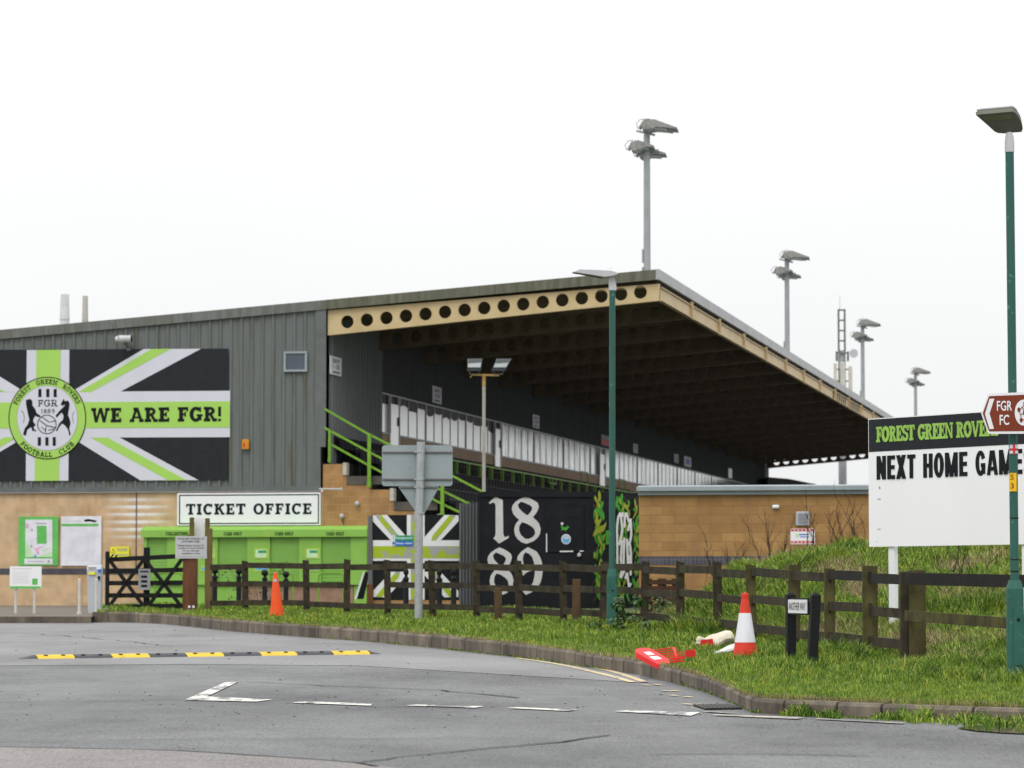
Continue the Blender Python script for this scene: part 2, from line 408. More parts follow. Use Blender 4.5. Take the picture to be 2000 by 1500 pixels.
M('sign_back', (.31,.355,.37), .45, (.27,.31,.325), 2, (1,1,1), .35,.7, col3=(.24,.27,.27), scale3=7, lo3=.62, hi3=.75)
M('sign_rail', (.17,.17,.165), .5)
M('lamp_green', (.030,.115,.092), .45, (.024,.095,.076), 3, (2,2,.3), .35,.7, col3=(.07,.22,.18), scale3=9, lo3=.66, hi3=.72)
M('lamp_green_base', (.032,.13,.10), .6, (.024,.09,.07), 6, (1,1,.4), .35,.7, col3=(.09,.20,.15), scale3=14, lo3=.62, hi3=.75)
M('lamp_grey', (.52,.52,.54), .5, (.46,.46,.48), 4)
M('lamp_under', (.15,.15,.12), .6, (.12,.12,.09), 5)
M('lamp_lens', (.17,.18,.09), .3)
M('flood_grey', (.30,.30,.28), .35, (.20,.20,.19), 9, metal=.3, spec=.5)
M('flood_black', (.022,.026,.03), .4)
M('flood_glass', (.40,.44,.44), .15, (.32,.36,.36), 3, spec=.8)
M('pole_cream', (.40,.395,.345), .6, (.31,.305,.27), 3, (1,1,.3), col3=(.33,.22,.08), scale3=2.4, lo3=.56, hi3=.7)
M('pole_rust', (.40,.27,.09), .7, (.30,.18,.05), 6)
M('cone_orange', (.86,.10,.02), .55, (.80,.085,.018), 3)
M('cone_red', (.68,.045,.022), .5, (.60,.04,.02), 5, (1,1,1), .4,.7, col3=(.42,.05,.03), scale3=16, lo3=.66, hi3=.75)
M('cone_white', (.76,.76,.82), .5, (.68,.68,.73), 5, (1,1,.4))
M('plastic_red', (.72,.028,.028), .4, (.66,.025,.03), 4)
M('bag_white', (.66,.60,.48), .7, (.55,.49,.38), 6, bmp=.3, bscale=12)
M('bag_pale', (.70,.70,.66), .7, (.6,.6,.56), 6)
M('seat_black', (.013,.013,.016), .6, spec=.05)
M('flue_white', (.66,.67,.67), .4)
M('flue_cream', (.50,.47,.44), .5)
M('cream_antenna', (.58,.56,.47), .5)
M('machine_grey', (.46,.48,.52), .45, (.42,.44,.48), 3)
M('bollard_white', (.58,.57,.54), .6, (.50,.48,.44), 4)
M('bump_yellow', (.68,.48,.04), .6, (.56,.38,.035), 6, (1,1,1), .4,.7, col3=(.30,.22,.04), scale3=14, lo3=.6, hi3=.75)
M('bump_black', (.055,.058,.065), .55, (.042,.044,.05), 6)
M('drain_iron', (.035,.033,.032), .5, (.055,.05,.045), 20)
M('twig', (.055,.030,.022), .8, (.036,.022,.016), 8)
M('ivy_leaf', (.05,.11,.022), .5, (.03,.075,.016), 9, spec=.4)
M('bramble_leaf', (.10,.14,.04), .6, (.06,.09,.03), 9)
M('coping_grey', (.19,.225,.235), .5, (.16,.19,.20), 2)
M('back_metal', (.17,.182,.186), .6, (.145,.155,.158), 1.5, (3,3,.4), spec=.1)  # lighter copy of the back wall colour, open-end daylight painted in
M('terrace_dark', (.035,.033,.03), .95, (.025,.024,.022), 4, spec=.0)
M('pane_blue', (.13,.15,.19), .35, (.11,.13,.165), 3)
M('lamp_shade', (.10,.11,.11), .4)
M('seat_hinge', (.30,.30,.31), .5)  # pale tone for the painted highlights on the seat tops
M('stub_brown', (.10,.062,.03), .9, (.06,.04,.022), 4, (2,2,.4), bmp=.4, bscale=30)
M('house_dark', (.06,.065,.07), .6)
M('pallet_brown', (.065,.032,.02), .9, (.045,.022,.015), 5)
M('debris_dark', (.02,.018,.016), .9)
M('crack_dark', (.022,.022,.022), .8, (.03,.03,.03), 6)
M('pavement', (.17,.145,.115), .85, (.12,.105,.085), 3, bmp=.3, bscale=30)
def brick_mat(name, c1, c2, mortar, bw, bh, ms, axis='x', bias=0, stain=None, efflor=None, rough=.85, off=.5, patch=None):
    m, nt, n, l, p = nodes_of(name); p.inputs['Roughness'].default_value = rough; p.inputs['Specular IOR Level'].default_value = .25
    tc = n.new('ShaderNodeTexCoord'); sx = n.new('ShaderNodeSeparateXYZ'); cb = n.new('ShaderNodeCombineXYZ')
    l.new(tc.outputs['Object'], sx.inputs[0]); l.new(sx.outputs['X' if axis == 'x' else 'Y'], cb.inputs[0]); l.new(sx.outputs['Z'], cb.inputs[1])
    b = n.new('ShaderNodeTexBrick'); l.new(cb.outputs[0], b.inputs['Vector']); b.offset = off
    b.inputs['Scale'].default_value = 1; b.inputs['Brick Width'].default_value = bw; b.inputs['Row Height'].default_value = bh
    b.inputs['Mortar Size'].default_value = ms; b.inputs['Mortar Smooth'].default_value = .4; b.inputs['Bias'].default_value = bias
    for k, c in (('Color1',c1),('Color2',c2),('Mortar',mortar)): b.inputs[k].default_value = (*c,1)
    v = tc.outputs['Object']
    r = ramp(n, [(.3,(.80,.80,.80)),(.7,(1.12,1.10,1.08))]); l.new(noise(n,l,v,2.2,6), r.inputs['Fac'])
    mm = n.new('ShaderNodeMix'); mm.data_type='RGBA'; mm.blend_type='MULTIPLY'; mm.inputs[0].default_value = 1
    l.new(b.outputs['Color'], mm.inputs[6]); l.new(r.outputs['Color'], mm.inputs[7]); c = mm.outputs[2]
    if stain:                                   # tall damp streaks with a shape of their own
        vs = coords(n,l,(1.3,1.3,.22)); r2 = ramp(n, [(.56,(0,0,0)),(.72,(1,1,1))]); l.new(noise(n,l,vs,1.0,5), r2.inputs['Fac'])
        c = mix(n,l,c,stain,mathn(n,l,'MULTIPLY',r2.outputs['Color'],.7))
    if efflor:                                  # white lime bloom along the bed joints in one place
        x0, hw, z0, z1 = efflor
        dx = mathn(n,l,'ABSOLUTE', mathn(n,l,'SUBTRACT', sx.outputs['X'], x0)); mx = mathn(n,l,'SUBTRACT',1, mathn(n,l,'DIVIDE',dx,hw), True)
        za = mathn(n,l,'MULTIPLY', mathn(n,l,'SUBTRACT', sx.outputs['Z'], z0), 2.5, True); zb = mathn(n,l,'MULTIPLY', mathn(n,l,'SUBTRACT', z1, sx.outputs['Z']), 3, True)
        fr = mathn(n,l,'FRACT', mathn(n,l,'DIVIDE', sx.outputs['Z'], bh)); jt = mathn(n,l,'ABSOLUTE', mathn(n,l,'SUBTRACT', fr, .8))
        jm = mathn(n,l,'SUBTRACT',1, mathn(n,l,'MULTIPLY', jt, 2.6), True)
        nz = noise(n,l,coords(n,l,(1.6,1,3)),2.2,5)
        e = mathn(n,l,'MULTIPLY', mathn(n,l,'MULTIPLY', mx, jm), mathn(n,l,'MULTIPLY', za, zb))
        e = mathn(n,l,'MULTIPLY', mathn(n,l,'MULTIPLY', e, nz), 3.0, True)
        c = mix(n,l,c,(.74,.73,.72),e)
    l.new(c, p.inputs['Base Color'])
    l.new(bump(n,l,mathn(n,l,'ADD',mathn(n,l,'MULTIPLY',b.outputs['Fac'],-1.0), mathn(n,l,'MULTIPLY',noise(n,l,v,30,4),.4)),.4,.01), p.inputs['Normal'])
    return m
brick_mat('block_pale', (.60,.43,.265), (.54,.375,.22), (.56,.43,.29), .47, .216, .010, stain=(.36,.19,.075), efflor=(-5.62,1.05,1.9,3.4))
brick_mat('block_orange', (.43,.245,.105), (.36,.195,.078), (.43,.28,.15), .47, .216, .010, stain=(.22,.13,.06))
brick_mat('block_amber', (.395,.232,.092), (.32,.18,.068), (.265,.158,.075), .53, .198, .008, stain=(.27,.15,.07))
brick_mat('blue_brick', (.085,.085,.11), (.065,.062,.082), (.12,.115,.125), .09, .30, .012, off=0)
def glass_mat():
    m, nt, n, l, p = nodes_of('window_glass')
    p.inputs['Base Color'].default_value = (.35,.36,.37,1); p.inputs['Metallic'].default_value = .75; p.inputs['Roughness'].default_value = .08
    v = coords(n,l,(1,2.2,.5)); l.new(bump(n,l,noise(n,l,v,2.0,3),.5,.03), p.inputs['Normal'])
glass_mat()
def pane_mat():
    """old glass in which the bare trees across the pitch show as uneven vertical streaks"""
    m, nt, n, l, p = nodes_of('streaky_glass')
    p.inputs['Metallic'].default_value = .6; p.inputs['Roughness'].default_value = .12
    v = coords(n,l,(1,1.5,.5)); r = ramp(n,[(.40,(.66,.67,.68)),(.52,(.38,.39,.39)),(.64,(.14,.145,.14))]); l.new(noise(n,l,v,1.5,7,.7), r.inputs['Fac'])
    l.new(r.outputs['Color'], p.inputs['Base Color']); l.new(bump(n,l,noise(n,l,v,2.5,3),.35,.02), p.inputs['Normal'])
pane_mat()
def asphalt(name, base, dark, rough_lo, rough_hi, grain=1.0):
    m, nt, n, l, p = nodes_of(name); v = coords(n,l); p.inputs['Specular IOR Level'].default_value = .42
    r1 = ramp(n,[(.35,base),(.65,dark)]); l.new(noise(n,l,coords(n,l,(.35,.22,1)),.9,6,.6), r1.inputs['Fac'])
    rs = ramp(n,[(.34,(.45,.45,.45)),(.50,(1,1,1)),(.68,(1.6,1.6,1.58))]); l.new(noise(n,l,coords(n,l,(1,.09,1)),56,4,.75), rs.inputs['Fac'])
    mm = n.new('ShaderNodeMix'); mm.data_type='RGBA'; mm.blend_type='MULTIPLY'; mm.inputs[0].default_value = .8*grain
    l.new(r1.outputs['Color'], mm.inputs[6]); l.new(rs.outputs['Color'], mm.inputs[7])
    # long dark scuffs drawn out along the traffic direction
    r3 = ramp(n,[(.60,(0,0,0)),(.70,(1,1,1))]); l.new(noise(n,l,coords(n,l,(.12,.9,1)),1.3,5,.65), r3.inputs['Fac'])
    c = mix(n,l,mm.outputs[2],tuple(x*.62 for x in dark),mathn(n,l,'MULTIPLY',r3.outputs['Color'],.85)); l.new(c, p.inputs['Base Color'])
    rr = ramp(n,[(.38,(rough_lo,)*3),(.62,(rough_hi,)*3)]); l.new(noise(n,l,coords(n,l,(.25,.12,1)),1.0,5,.6), rr.inputs['Fac']); l.new(rr.outputs['Color'], p.inputs['Roughness'])
    rw = ramp(n,[(.36,(.10,)*3),(.50,(.36,)*3),(.66,(.66,)*3)]); l.new(noise(n,l,coords(n,l,(.30,.16,1)),1.4,7,.68), rw.inputs['Fac']); l.new(rw.outputs['Color'], p.inputs['Specular IOR Level'])   # damp and drying patches
    h = mathn(n,l,'ADD', noise(n,l,coords(n,l,(1,.12,1)),42,3,.7), mathn(n,l,'MULTIPLY',noise(n,l,v,6,3),.6))
    l.new(bump(n,l,h,.55*grain,.012), p.inputs['Normal']); return m
asphalt('asphalt', (.134,.135,.137), (.070,.071,.073), .42, .68)
asphalt('asphalt_lane', (.195,.192,.195), (.14,.138,.14), .40, .58, .5)
asphalt('asphalt_apron', (.20,.182,.176), (.155,.142,.137), .5, .65, .8)
def worn(name, paint, under, lo, hi, sc=5):
    m, nt, n, l, p = nodes_of(name); p.inputs['Roughness'].default_value = .55
    r = ramp(n,[(lo,(0,0,0)),(hi,(1,1,1))]); l.new(noise(n,l,coords(n,l,(1,.45,1)),sc,7,.7), r.inputs['Fac'])
    l.new(mix(n,l,paint,under,r.outputs['Color']), p.inputs['Base Color'])
worn('road_white', (.64,.63,.58), (.15,.15,.15), .50, .56, 5)
worn('road_white_faint', (.50,.45,.38), (.15,.15,.153), .40, .54, 4)
worn('road_yellow', (.58,.46,.26), (.15,.15,.15), .54, .64, 5)
def kerb_mat():
    m, nt, n, l, p = nodes_of('kerb_stone'); p.inputs['Roughness'].default_value = .85; v = coords(n,l)
    r = ramp(n,[(.32,(.25,.205,.155)),(.49,(.135,.112,.086)),(.64,(.055,.047,.037))]); l.new(noise(n,l,coords(n,l,(1,1,.4)),1.6,8,.7), r.inputs['Fac'])
    g = n.new('ShaderNodeNewGeometry'); rr = ramp(n,[(0,(.78,.78,.78)),(1,(1.15,1.13,1.1))]); l.new(g.outputs['Random Per Island'], rr.inputs['Fac'])
    mm = n.new('ShaderNodeMix'); mm.data_type='RGBA'; mm.blend_type='MULTIPLY'; mm.inputs[0].default_value=1
    l.new(r.outputs['Color'], mm.inputs[6]); l.new(rr.outputs['Color'], mm.inputs[7])
    r2 = ramp(n,[(.6,(0,0,0)),(.72,(1,1,1))]); l.new(noise(n,l,v,5,5), r2.inputs['Fac'])
    l.new(mix(n,l,mm.outputs[2],(.055,.06,.025),mathn(n,l,'MULTIPLY',r2.outputs['Color'],.6)), p.inputs['Base Color'])
    l.new(bump(n,l,noise(n,l,v,25,5),.5,.01), p.inputs['Normal'])
kerb_mat()
def grass_mats():
    m, nt, n, l, p = nodes_of('soil'); p.inputs['Roughness'].default_value = .95; v = coords(n,l)
    r = ramp(n,[(.3,(.042,.060,.016)),(.55,(.065,.088,.022)),(.8,(.085,.070,.035))]); l.new(noise(n,l,v,1.4,6), r.inputs['Fac']); l.new(r.outputs['Color'], p.inputs['Base Color'])
    m, nt, n, l, p = nodes_of('grass_blade'); p.inputs['Roughness'].default_value = .55; p.inputs['Specular IOR Level'].default_value = .22
    g = n.new('ShaderNodeNewGeometry')
    r = ramp(n,[(0,(.030,.062,.005)),(.36,(.105,.205,.014)),(.70,(.205,.330,.028)),(.91,(.42,.50,.11)),(1,(.50,.42,.18))]); l.new(g.outputs['Random Per Island'], r.inputs['Fac'])
    v = coords(n,l); r2 = ramp(n,[(.33,(.46,.62,.55)),(.46,(.92,.96,.9)),(.56,(1.05,1.0,.9)),(.70,(1.5,1.22,.9))]); l.new(noise(n,l,v,1.5,7,.7), r2.inputs['Fac'])
    mm = n.new('ShaderNodeMix'); mm.data_type='RGBA'; mm.blend_type='MULTIPLY'; mm.inputs[0].default_value=1
    l.new(r.outputs['Color'], mm.inputs[6]); l.new(r2.outputs['Color'], mm.inputs[7])
    r4 = ramp(n,[(.36,(.50,.62,.55)),(.5,(1,1,1)),(.64,(1.38,1.28,1.05))]); l.new(noise(n,l,coords(n,l,(1,.7,1)),6.5,4,.6), r4.inputs['Fac'])
    m4 = n.new('ShaderNodeMix'); m4.data_type='RGBA'; m4.blend_type='MULTIPLY'; m4.inputs[0].default_value=1
    l.new(mm.outputs[2], m4.inputs[6]); l.new(r4.outputs['Color'], m4.inputs[7]); l.new(m4.outputs[2], p.inputs['Base Color'])
    m, nt, n, l, p = nodes_of('straw_blade'); p.inputs['Roughness'].default_value = .7
    g = n.new('ShaderNodeNewGeometry'); r = ramp(n,[(0,(.20,.13,.065)),(.6,(.32,.23,.12)),(1,(.42,.34,.20))]); l.new(g.outputs['Random Per Island'], r.inputs['Fac']); l.new(r.outputs['Color'], p.inputs['Base Color'])
grass_mats()
# ------------------------------------------------------------------ world, sun, camera
w = bpy.data.worlds.new('World'); SC.world = w; w.use_nodes = True
n, l = w.node_tree.nodes, w.node_tree.links
sky = n.new('ShaderNodeTexSky'); sky.sky_type = 'NISHITA'; sky.sun_disc = False
SUN_EL, SUN_AZ = math.radians(52), math.radians(205)
sky.sun_elevation = SUN_EL; sky.sun_rotation = SUN_AZ; sky.air_density = 1.0; sky.dust_density = 6.0; sky.ozone_density = 1.0
hs = n.new('ShaderNodeHueSaturation'); hs.inputs['Saturation'].default_value = .06; hs.inputs['Value'].default_value = 1.0
mx = n.new('ShaderNodeMix'); mx.data_type = 'RGBA'; mx.inputs[0].default_value = .82; mx.inputs[7].default_value = (14.6,14.7,14.8,1)   # an even veil of cloud
# overcast: paler towards the horizon, brighter overhead, faintly mottled
tc_ = n.new('ShaderNodeTexCoord'); sp_ = n.new('ShaderNodeSeparateXYZ'); l.new(tc_.outputs['Generated'], sp_.inputs[0])
el_ = mathn(n,l,'MAXIMUM',sp_.outputs['Z'],0.0); cl_ = noise(n,l,coords(n,l,(1,1,3),'Generated'),4.0,5)
ov_ = mathn(n,l,'ADD', mathn(n,l,'MULTIPLY',el_,10.0), mathn(n,l,'ADD', 9.15, mathn(n,l,'MULTIPLY',cl_,.9)))
vm_ = n.new('ShaderNodeVectorMath'); vm_.operation = 'SCALE'; vm_.inputs[0].default_value = (.992,1.0,1.006); l.new(ov_, vm_.inputs['Scale'])
mx.inputs[0].default_value = .90; l.new(vm_.outputs[0], mx.inputs[7])
l.new(sky.outputs[0], hs.inputs['Color']); l.new(hs.outputs[0], mx.inputs[6]); l.new(mx.outputs[2], n['Background'].inputs['Color'])
n['Background'].inputs['Strength'].default_value = .10
sd = bpy.data.lights.new('sun', 'SUN'); sd.energy = .9; sd.angle = math.radians(25); sd.color = (1,.97,.93)
so = bpy.data.objects.new('sun', sd); COL.objects.link(so)
sdir = Vector((math.sin(SUN_AZ)*math.cos(SUN_EL), math.cos(SUN_AZ)*math.cos(SUN_EL), math.sin(SUN_EL)))
so.rotation_euler = sdir.to_track_quat('Z','Y').to_euler()
cd = bpy.data.cameras.new('camera'); cam = bpy.data.objects.new('camera', cd); COL.objects.link(cam); SC.camera = cam
cam.location = (0,0,EYE); cam.rotation_euler = (math.pi/2+PITCH,0,0)
cd.sensor_width = 36; cd.lens = 36*F/2000; cd.clip_end = 6000; cd.clip_start = .5
cd.dof.use_dof = True; cd.dof.focus_distance = 37; cd.dof.aperture_fstop = cd.lens/1000/.026
SC.view_settings.view_transform = 'Standard'; SC.view_settings.look = 'None'; SC.view_settings.exposure = 0.0; SC.view_settings.gamma = 1
# ------------------------------------------------------------------ ground
def grid_mesh(name, X, Y, Z, mat, **k):
    a, b = X.shape; vs = np.stack([X,Y,Z],-1).reshape(-1,3)
    idx = np.arange(a*b).reshape(a,b); f = np.stack([idx[:-1,:-1],idx[1:,:-1],idx[1:,1:],idx[:-1,1:]],-1).reshape(-1,4)
    me = bpy.data.meshes.new(name); me.from_pydata(vs.tolist(), [], f.tolist()); me.update()
    me.polygons.foreach_set('use_smooth', [True]*len(me.polygons))
    return tag(link(name, me, mat), kind='structure', **k)
ys = np.concatenate([np.arange(-20,62,2), np.arange(62,84,1), [90,110,150,250,500,1200,3000]]); xs = np.concatenate([[-2000,-600,-200,-80], np.arange(-40,41,4), [80,200,600,2000]])
XX, YY = np.meshgrid(xs, ys, indexing='ij'); grid_mesh('road', XX, YY, G(YY), 'asphalt')
def sheet(name, pxpts, mat, h=.004, kind='structure', sub=None):
    """a painted or laid sheet on the road, from photo points on the road plane"""
    b = MB()
    for poly in pxpts:
        P = [gnd(x,y,h) for x,y in poly]; b.add(P, [tuple(range(len(P)))])
    o = b.build(name, mat)
    me = o.data
    for pl in me.polygons:
        if pl.normal.z < 0: pl.flip()
    return tag(o, kind=kind)
# lighter lane towards the ground and the pale apron in the corner nearest the viewer
def band(name, top, bot, mat, h):
    b = MB(); rows = 14; k = len(top); vs = []
    for r_ in range(rows+1):
        for (xa_,ya_),(xb_,yb_) in zip(top,bot):
            A_, B_ = gnd(xa_,ya_,h), gnd(xb_,yb_,h); q = A_.lerp(B_,r_/rows); vs.append((q.x,q.y,float(G(q.y))+h))
    b.add(vs, [((r_+1)*k+i,(r_+1)*k+i+1,r_*k+i+1,r_*k+i) for r_ in range(rows) for i in range(k-1)]); return tag(b.build(name, mat), kind='structure')
lx = list(range(-300,1401,50))
band('road_lane', [(x, 1209+max(0,(x-190))*.052) if x > 190 else (x,1206) for x in lx if x<=1250], [(x, np.interp(x,[-300,0,365,700,1250],[1306,1300,1297,1300,1333])) for x in lx if x<=1250], 'asphalt_lane', .004)
band('road_apron', [(-300,1456),(0,1459),(170,1462),(350,1466),(550,1479),(690,1489),(740,1496),(900,1512)], [(-300,1560),(0,1560),(170,1560),(350,1560),(550,1560),(690,1560),(740,1560),(900,1560)], 'asphalt_apron', .006)
def strip(b, pts, w, h=.008, jit=0.0, seed=0):
    rr = random.Random(seed); P = [gnd(x,y,h) for x,y in pts]
    Q = [P[0]]
    for a, c in zip(P, P[1:]):
        k = max(1,int((c-a).length/.35))
        for i in range(1,k+1):
            q = a.lerp(c,i/k); q = q+Vector((rr.uniform(-1,1)*jit, rr.uniform(-1,1)*jit,0)); Q.append(q)
    vs = []
    for i, q in enumerate(Q):
        d = (Q[min(i+1,len(Q)-1)]-Q[max(i-1,0)]); d.z = 0; d.normalize(); nrm = Vector((-d.y,d.x,0)); ww = w*(1+rr.uniform(-.5,.5)*(jit>0))
        vs += [q+nrm*ww/2, q-nrm*ww/2]
    b.add([(v.x,v.y,float(G(v.y))+h) for v in vs], [(2*i,2*i+1,2*i+3,2*i+2) for i in range(len(Q)-1)])
cb = MB()
strip(cb, [(-100,1455),(0,1458),(170,1461),(350,1465),(550,1478),(690,1488),(740,1496)], .05, .010, .015, 1)
strip(cb, [(700,1488),(830,1472),(1000,1456),(1100,1448),(1180,1435)], .035, .008, .05, 2)
strip(cb, [(0,1370),(180,1369),(360,1366)], .02, .008, .03, 3)
strip(cb, [(-40,1233),(80,1238),(220,1250),(340,1262)], .028, .010, .08, 4)
strip(cb, [(480,1331),(640,1339),(860,1347),(1010,1362)], .035, .008, .06, 5)
strip(cb, [(1265,1473),(1480,1471),(1700,1476)], .03, .008, .06, 6)
tag(cb.build('road_crack', 'crack_dark'), kind='structure')
sheet('road_marking', [[(362,1366),(441,1332),(467,1331),(404,1360),(532,1366),(500,1370),(366,1367)],
  [(568,1372),(595,1369.5),(728,1374),(724,1378)], [(790,1377.5),(815,1376),(946,1379),(928,1382)], [(990,1382.5),(1010,1381),(1128,1385.5),(1110,1388.5)],
  [(1200,1389),(1226,1387),(1368,1391),(1350,1397.5)]], 'road_white', .009)
sheet('road_marking_faint', [[(1388,1396.5),(1400,1395),(1572,1401),(1556,1404)], [(1590,1404),(1600,1402.5),(1770,1411),(1760,1413)], [(1370,1389),(1390,1388.5),(1440,1392.5),(1425,1393.5)]], 'road_white_faint', .010)
yb = MB()
strip(yb, [(1030,1284),(1075,1289),(1120,1296),(1165,1304),(1200,1312),(1232,1322),(1260,1332)], .095, .009)
strip(yb, [(1008,1285),(1045,1289.5),(1080,1295),(1122,1303),(1160,1312),(1200,1321.5),(1235,1332)], .095, .009)
for (x,y) in ((1262,1338),(1284,1337),(1300,1349),(1318,1349),(1316,1358),(1345,1361),(1344,1375),(1368,1375)):
    strip(yb, [(x-7,y-1),(x+6,y+.6)], .07, .009)
tag(yb.build('road_marking_yellow', 'road_yellow'), kind='structure')
# pavement with its kerb along the ticket office wall
PAVZ = float(G(90))
b = MB(); k0, k1 = xat(-300,67), KWS[0].x-.05
zk = float(G(67)); b.box(-24, k1, 67.0, 67.14, zk-.2, zk+.135)
tag(b.build('pavement_kerb', 'kerb_stone'), kind='structure')
X_, Y_ = np.meshgrid(np.linspace(-24,k1,12), np.linspace(67.14,99,30), indexing='ij'); grid_mesh('pavement', X_, Y_, G(Y_)+.131, 'pavement')
# kerb: separate stones along the verge
def kerb_mesh():
    b = MB(); c_ = KWS[0]; pts = [c_+Vector((-.9,9,0)), c_+Vector((-.04,.3,0))]+KWS
    pts = [Vector((p.x,p.y,0)) for p in pts]
    L = [0]
    for a, c in zip(pts, pts[1:]): L.append(L[-1]+(c-a).length)
    xs_, ys_ = [p.x for p in pts], [p.y for p in pts]
    P = lambda s: np.array([np.interp(s,L,xs_), np.interp(s,L,ys_)])
    s = 0; rr = random.Random(5)
    while s < L[-1]-.5:
        q = P(s); curve = q[1] < 45 and q[0] < 3.3
        ln = rr.uniform(.42,.62) if curve else .92
        e = s+ln-.03; tz = rr.uniform(-.007,.007)
        k = 3; vs = []
        for i in range(k+1):
            a = P(s+(e-s)*i/k); t = P(min(s+(e-s)*i/k+.05,L[-1]))-P(s+(e-s)*i/k-.05); t /= np.linalg.norm(t); nn = np.array([-t[1],t[0]])
            g = float(G(a[1]))+tz; kh = float(KH(1000+F*a[0]/a[1]))
            for off, z in ((-.0,-.1),(-.0,kh-.03),(.02,kh),(.135,kh+.005),(.135,-.1)):
                c = a+nn*off; vs.append((c[0],c[1],g+z))
        fs = []
        for i in range(k):
            for j in range(4): fs.append((i*5+j,(i+1)*5+j,(i+1)*5+j+1,i*5+j+1))
        fs += [(0,1,2,3,4),(k*5+4,k*5+3,k*5+2,k*5+1,k*5)]
        b.add(vs, fs); s += ln
    q = KWS[0]; g = float(G(q.y)); b.box(q.x-.10,q.x+.20,q.y-.006,q.y+.45,g-.1,g+.214)
    me_o = b.build('kerb', 'kerb_stone'); return tag(me_o, kind='structure')
kerb_mesh()
# verge and mound
pxs = np.concatenate([[187], np.arange(192,2360,6)]); ts = np.concatenate([np.linspace(0,.35,46), np.linspace(.36,1,60)])
PX, TT = np.meshgrid(pxs, ts, indexing='ij'); DK = kerb_d(PX)+.16; YV = DK+(94-DK)*TT; XV = (PX-1000)/F*YV
ZV = V(XV,YV); grid_mesh('verge', XV, YV, ZV, 'soil')
# ------------------------------------------------------------------ grass
def blades(name, x, y, z, h, w, lean, mat, label=None):
    N = len(x); az = RNG.uniform(0,2*np.pi,N); ca, sa = np.cos(az), np.sin(az); la = RNG.uniform(0,2*np.pi,N)
    lx_, ly_ = np.cos(la)*lean*h, np.sin(la)*lean*h
    vs = np.zeros((N,7,3),np.float32)
    hv = h*np.sqrt(np.clip(1-lean**2*.45,.1,1)); droop = .30*np.clip(lean-.35,0,1)*h
    for i,(fw,fh,fl,fd) in enumerate(((-1,0,0,0),(1,0,0,0),(.85,.45,.14,0),(-.85,.45,.14,0),(.6,.82,.5,.15),(-.6,.82,.5,.15),(0,1,1,1))):
        vs[:,i,0] = x+ca*w*.5*fw+lx_*fl; vs[:,i,1] = y+sa*w*.5*fw+ly_*fl; vs[:,i,2] = z+hv*fh-droop*fd-(.015 if fh==0 else 0)
    vs = vs.reshape(-1,3); me = bpy.data.meshes.new(name); me.vertices.add(N*7); me.vertices.foreach_set('co', vs.ravel())
    base = (np.arange(N)*7)[:,None]; loops = np.concatenate([base+np.array([0,1,2,3]), base+np.array([3,2,4,5]), base+np.array([5,4,6])],1).ravel().astype(np.int32)
    me.loops.add(N*11); me.loops.foreach_set('vertex_index', loops)
    me.polygons.add(N*3); st = (np.arange(N)*11)[:,None]+np.array([0,4,8]); me.polygons.foreach_set('loop_start', st.ravel().astype(np.int32))
    me.update(calc_edges=True); me.validate()
    return tag(link(name, me, mat), kind='stuff')
def sample(N, lo, hi, d0, d1):
    """N points spread evenly as seen, between two depth limits given per pixel column"""
    px = RNG.uniform(lo,hi,N); a, c = d0(px), d1(px); u = RNG.uniform(0,1,N)
    d = 1/((1/a)*(1-u)+(1/c)*u)*.5+.5*(a+(c-a)*u)
    return px, d, (d-a)/np.maximum(c-a,.1), (px-1000)/F*d
# strip between kerb and fence: short by the kerb, longer towards the rails
px, d, t, x = sample(330000, 192, 2080, lambda p: kerb_d(p)+.12, lambda p: np.maximum(fence_d(p)+.6, kerb_d(p)+1.0))
cl = vnoise(x*2.2,d*2.2,9); cl2 = vnoise(x*.6,d*.6,12)
nearf = np.interp(px,[0,1150,1330,1500],[.45,.5,.9,1.0])
h = (.035+.05*RNG.uniform(0,1,len(x)))*(.7+.6*cl) + nearf*(.13*sstep((t-.25)/.35)*(1-.6*sstep((t-.7)/.25))*(cl**1.6)*(.4+1.1*cl2)+.03*sstep((t-.72)/.25))*RNG.uniform(.4,1,len(x))
h = h+nearf*.13*sstep((t-.2)/.2)*sstep((vnoise(x*1.5,d*.8,77)-.62)/.14)*RNG.uniform(.3,1,len(x))
blades('grass', x, d, V(x,d), h, RNG.uniform(.0035,.0065,len(x))*d/45*(1+.8*(h>.12)), RNG.uniform(.1,.85,len(x)), 'grass_blade')
# behind the fence and over the mound
px, d, t, x = sample(60000, 192, 1330, lambda p: fence_d(p)+.5, lambda p: fence_d(p)+9)
cl = vnoise(x*2,d*2,21); h = (.05+.12*cl**1.4)*RNG.uniform(.4,1,len(x))
blades('grass', x, d, V(x,d), h, RNG.uniform(.006,.011,len(x))*d/45, RNG.uniform(.1,.75,len(x)), 'grass_blade')
px, d, t, x = sample(220000, 1300, 2080, lambda p: fence_d(p)+.5, lambda p: np.full_like(p,61.5))
cl = vnoise(x*2.2,d*1.2,31); st = vnoise(x*1.1,d*.45,41); keep = RNG.uniform(0,1,len(x)) > sstep((st-.62)/.2)*.85
x, d, cl = x[keep], d[keep], cl[keep]
h = (.10+.32*cl**1.3)*RNG.uniform(.45,1,len(x))
blades('grass', x, d, V(x,d), h, RNG.uniform(.005,.011,len(x))*d/45, RNG.uniform(.25,.9,len(x)), 'grass_blade')
px, d, t, x = sample(60000, 1300, 2080, lambda p: fence_d(p)+.4, lambda p: np.full_like(p,61))
st = vnoise(x*1.1,d*.45,41); keep = RNG.uniform(0,1,len(x)) < sstep((st-.58)/.22)*.9+.03
x, d = x[keep], d[keep]
